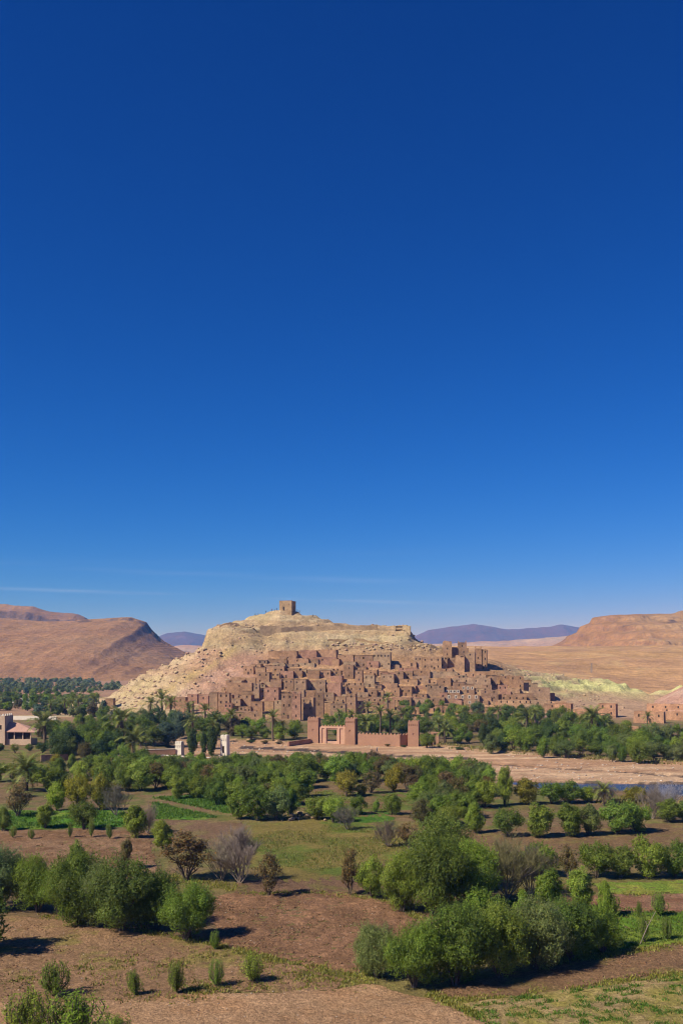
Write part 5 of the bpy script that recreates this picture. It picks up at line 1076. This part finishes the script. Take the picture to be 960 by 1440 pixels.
def hotel():
    x, d = gp(0, 1048); root = empty('hotel', (x, d, 0), -R(8), label='beige hotel with a crenellated tower and a sloping terracotta pavilion roof', category='hotel')
    mat = earth('beige_plaster', (.50, .36, .25), ((.4, .9, 1.1), (3, .9, 1.1)), .3, 5, .04)
    b = MB(); panel(b, (-8, 0, 0), (1, 0, 0), (0, -1, 0), 9.8, -.5, 9.8, [(7.2, 8.7, 5.2, 6.7), (3.5, 5, 5.2, 6.7)], .3); panel(b, (1.8, 0, 0), (0, 1, 0), (1, 0, 0), 6, -.5, 9.8, [(2, 3.4, 5.2, 6.7)], .3); panel(b, (1.8, 6, 0), (-1, 0, 0), (0, 1, 0), 9.8, -.5, 9.8, [], .3); panel(b, (-8, 6, 0), (0, -1, 0), (-1, 0, 0), 6, -.5, 9.8, [], .3)
    b.quad((-8, 0, 9.8), (1.8, 0, 9.8), (1.8, 6, 9.8), (-8, 6, 9.8)); link('tower', b.me('hotel_tower', mat), root)
    for xc in (-.05, -3.75): o = link('window', WIN, root); o.location = (xc, .25, 5.2); o.scale = (1.5, 1, 1.5)
    cren(root, (-7.9, .25), (1.7, .25), 9.8, 8, MERW); cren(root, (1.6, .6), (1.6, 5.8), 9.8, 4, MERW)
    b = MB(); b.box(1.82, 10.5, 1, 6, -.5, 2.0); link('wall', b.me('pavilion_wall', mat), root)
    b = MB()
    for xc in (2.2, 4.6, 7.6, 10.3): b.box(xc - .15, xc + .15, 1.1, 1.4, 2.0, 4.6)
    link('post', b.me('pavilion_post', mat), root); b = MB(); b.box(2.0, 10.3, 1.6, 1.7, 2.003, 4.6); link('glazing', b.me('glazing', M_dark), root)
    b = MB(); v = [(1.83, .4, 4.6), (12.3, .4, 4.6), (12.3, 7, 4.6), (1.83, 7, 4.6), (1.83, 3, 7.6), (4.6, 3.6, 7.4)]
    b.v = v + [(q[0], q[1], q[2] - .25) for q in v[:4]]; b.f = [(0, 1, 5, 4), (1, 2, 5), (2, 3, 4, 5), (0, 4, 3), (6, 9, 8, 7), (0, 6, 7, 1), (1, 7, 8, 2), (2, 8, 9, 3), (3, 9, 6, 0)]
    link('roof', b.me('pavilion_roof', earth('terracotta', (.42, .25, .19), ((.5, .9, 1.1), (5, .9, 1.1)), .3, 6, .04)), root)
hotel()
def pylon():
    x, d, z = hit(831, 946); root = empty('lattice_pylon', (x, d, z), .4, label='thin lattice power pylon on the tan slope', category='pylon')
    h = 13 / F * d; b = MB(); m = earth('steel', (.2, .19, .19), ((3, .9, 1.1),), .1); w0, w1 = .9, .3
    for sx in (-1, 1):
        for sy in (-1, 1): b.tube([(sx * w0, sy * w0, -.5), (sx * w1, sy * w1, h)], [.09, .07], 4)
    for i in range(7):
        t0, t1 = i / 7, (i + 1) / 7; a = w0 + (w1 - w0) * t0; c = w0 + (w1 - w0) * t1
        for s in (-1, 1): b.tube([(-a, s * a, h * t0), (c, s * c, h * t1)], [.05, .05], 3); b.tube([(s * a, -a, h * t0), (s * c, c, h * t1)], [.05, .05], 3)
    link('mast', b.me('pylon_mast', m), root)
    for f in (.82, .95): c = MB(); c.tube([(-2.2, 0, h * f), (2.2, 0, h * f)], [.08, .08], 4); link('crossarm', c.me('crossarm', m), root)
pylon()
def cane():
    x, y = gp(897, 1330); o = MB(); o.tube([(0, 0, -.2), (.9, 0, 1.9), (1.7, 0, 3.4)], [.05, .045, .02], 6); o.tube([(.9, 0, 1.9), (.7, .1, 2.4)], [.03, .012], 5)
    t = link('leaning_cane', o.me('leaning_cane', M_barkpale, True), label='thin pale cane leaning over the lucerne field', category='cane'); t.location = (x, y, 0)
cane()

# ---------------------------------------------------------------- people
def person_mesh(seed, top, leg, stride):
    me = bpy.data.meshes.new('p'); ob = bpy.data.objects.new('p', me); COL.objects.link(ob); s = stride
    vs = [(0, 0, .95, .155), (0, 0, 1.2, .165), (0, 0, 1.42, .15), (0, 0, 1.53, .06), (0, -.02, 1.64, .10), (0, -.01, 1.73, .085),
          (-.19, 0, 1.42, .07), (-.25, s * .25, 1.14, .05), (-.25, -.12 + s * .2, .9, .04), (.19, 0, 1.42, .07), (.25, -s * .25, 1.14, .05), (.25, -.1 - s * .2, .9, .04),
          (-.1, 0, .88, .1), (-.11, -s * .3, .48, .07), (-.11, -s * .42, .08, .05), (-.11, -s * .42 - .15, .04, .045), (.1, 0, .88, .1), (.11, s * .25, .48, .07), (.11, s * .42, .08, .05), (.11, s * .42 - .13, .04, .045)]
    ed = [(0, 1), (1, 2), (2, 3), (3, 4), (4, 5), (2, 6), (6, 7), (7, 8), (2, 9), (9, 10), (10, 11), (0, 12), (12, 13), (13, 14), (14, 15), (0, 16), (16, 17), (17, 18), (18, 19)]
    me.from_pydata([v[:3] for v in vs], ed, []); md = ob.modifiers.new('s', 'SKIN')
    for i, v in enumerate(vs): me.skin_vertices[0].data[i].radius = (v[3], v[3]); me.skin_vertices[0].data[i].use_root = (i == 0)
    sb = ob.modifiers.new('b', 'SUBSURF'); sb.levels = 1; bpy.context.view_layer.update()
    out = bpy.data.meshes.new_from_object(ob.evaluated_get(bpy.context.evaluated_depsgraph_get())); bpy.data.objects.remove(ob)
    n = len(out.vertices); co = np.empty(n * 3); out.vertices.foreach_get('co', co); co = co.reshape(-1, 3); c = np.ones((n, 4), np.float32)
    c[:, :3] = np.where((co[:, 2] > 1.56)[:, None], (.28, .16, .11), np.where((co[:, 2] > .9)[:, None], top, leg)); c[(co[:, 2] > 1.68), :3] = (.03, .02, .018)
    at = out.color_attributes.new('Col', 'FLOAT_COLOR', 'POINT'); at.data.foreach_set('color', c.ravel()); out.materials.append(M_stone); out.name = 'person'
    return out
PM = [person_mesh(1, (.03, .03, .04), (.03, .025, .03), .6), person_mesh(2, (.10, .10, .14), (.04, .04, .06), .5), person_mesh(3, (.35, .06, .05), (.03, .03, .05), .1), person_mesh(4, (.55, .52, .5), (.05, .05, .08), .2)]
def person(px, pb, k, rz, label, group=None, s=1.0, flat=False):
    if flat: x, d = gp(px, pb); z = float(plain(np.array([x]), np.array([d]))[0])
    else: x, d, z = hit(px, pb)
    o = link('person', PM[k], label=label, category='person', group=group); o.location = (x, d, z); o.rotation_euler = (0, 0, rz); o.scale = (s, s, s)
person(522, 1057, 0, 1.4, 'person in black walking on the sand before the perimeter wall', 'people walking on the riverside sand', 1.08, True)
person(530, 1056, 1, 1.7, 'person in dark blue walking behind the one in black on the sand', 'people walking on the riverside sand', 1.08, True)
for i, (px, pb, k) in enumerate(((359, 867, 0), (363, 866, 1), (374, 863, 0), (382, 861.5, 2), (386, 861, 0), (389, 861, 1), (418, 862, 0), (421, 863, 2), (440, 868, 0), (366, 884, 1), (373, 885, 0), (399, 888, 3))):
    person(px, pb, k, i * 1.3, f"{('dark-dressed', 'blue-dressed', 'red-topped', 'white-topped')[k]} visitor, {ORD[i]} from the cliff side on the citadel hilltop", 'visitors on the citadel hilltop')

# ---------------------------------------------------------------- haze
HAZE = 1.05e-4
hm = bpy.data.materials.new('haze'); hm.use_nodes = True; n = hm.node_tree; n.nodes.clear(); o = N(n, 'OutputMaterial'); v = N(n, 'VolumePrincipled')
v.inputs['Color'].default_value = (.09, .38, 1.0, 1); v.inputs['Absorption Color'].default_value = (1, 1, 1, 1); v.inputs['Density'].default_value = HAZE; v.inputs['Anisotropy'].default_value = 0.0
n.links.new(v.outputs[0], o.inputs['Volume']); hm.cycles.homogeneous_volume = True
b = MB(); b.box(-14000, 14000, -200, 14500, -12, 440); hz = link('haze', b.me('haze', hm), kind='stuff')
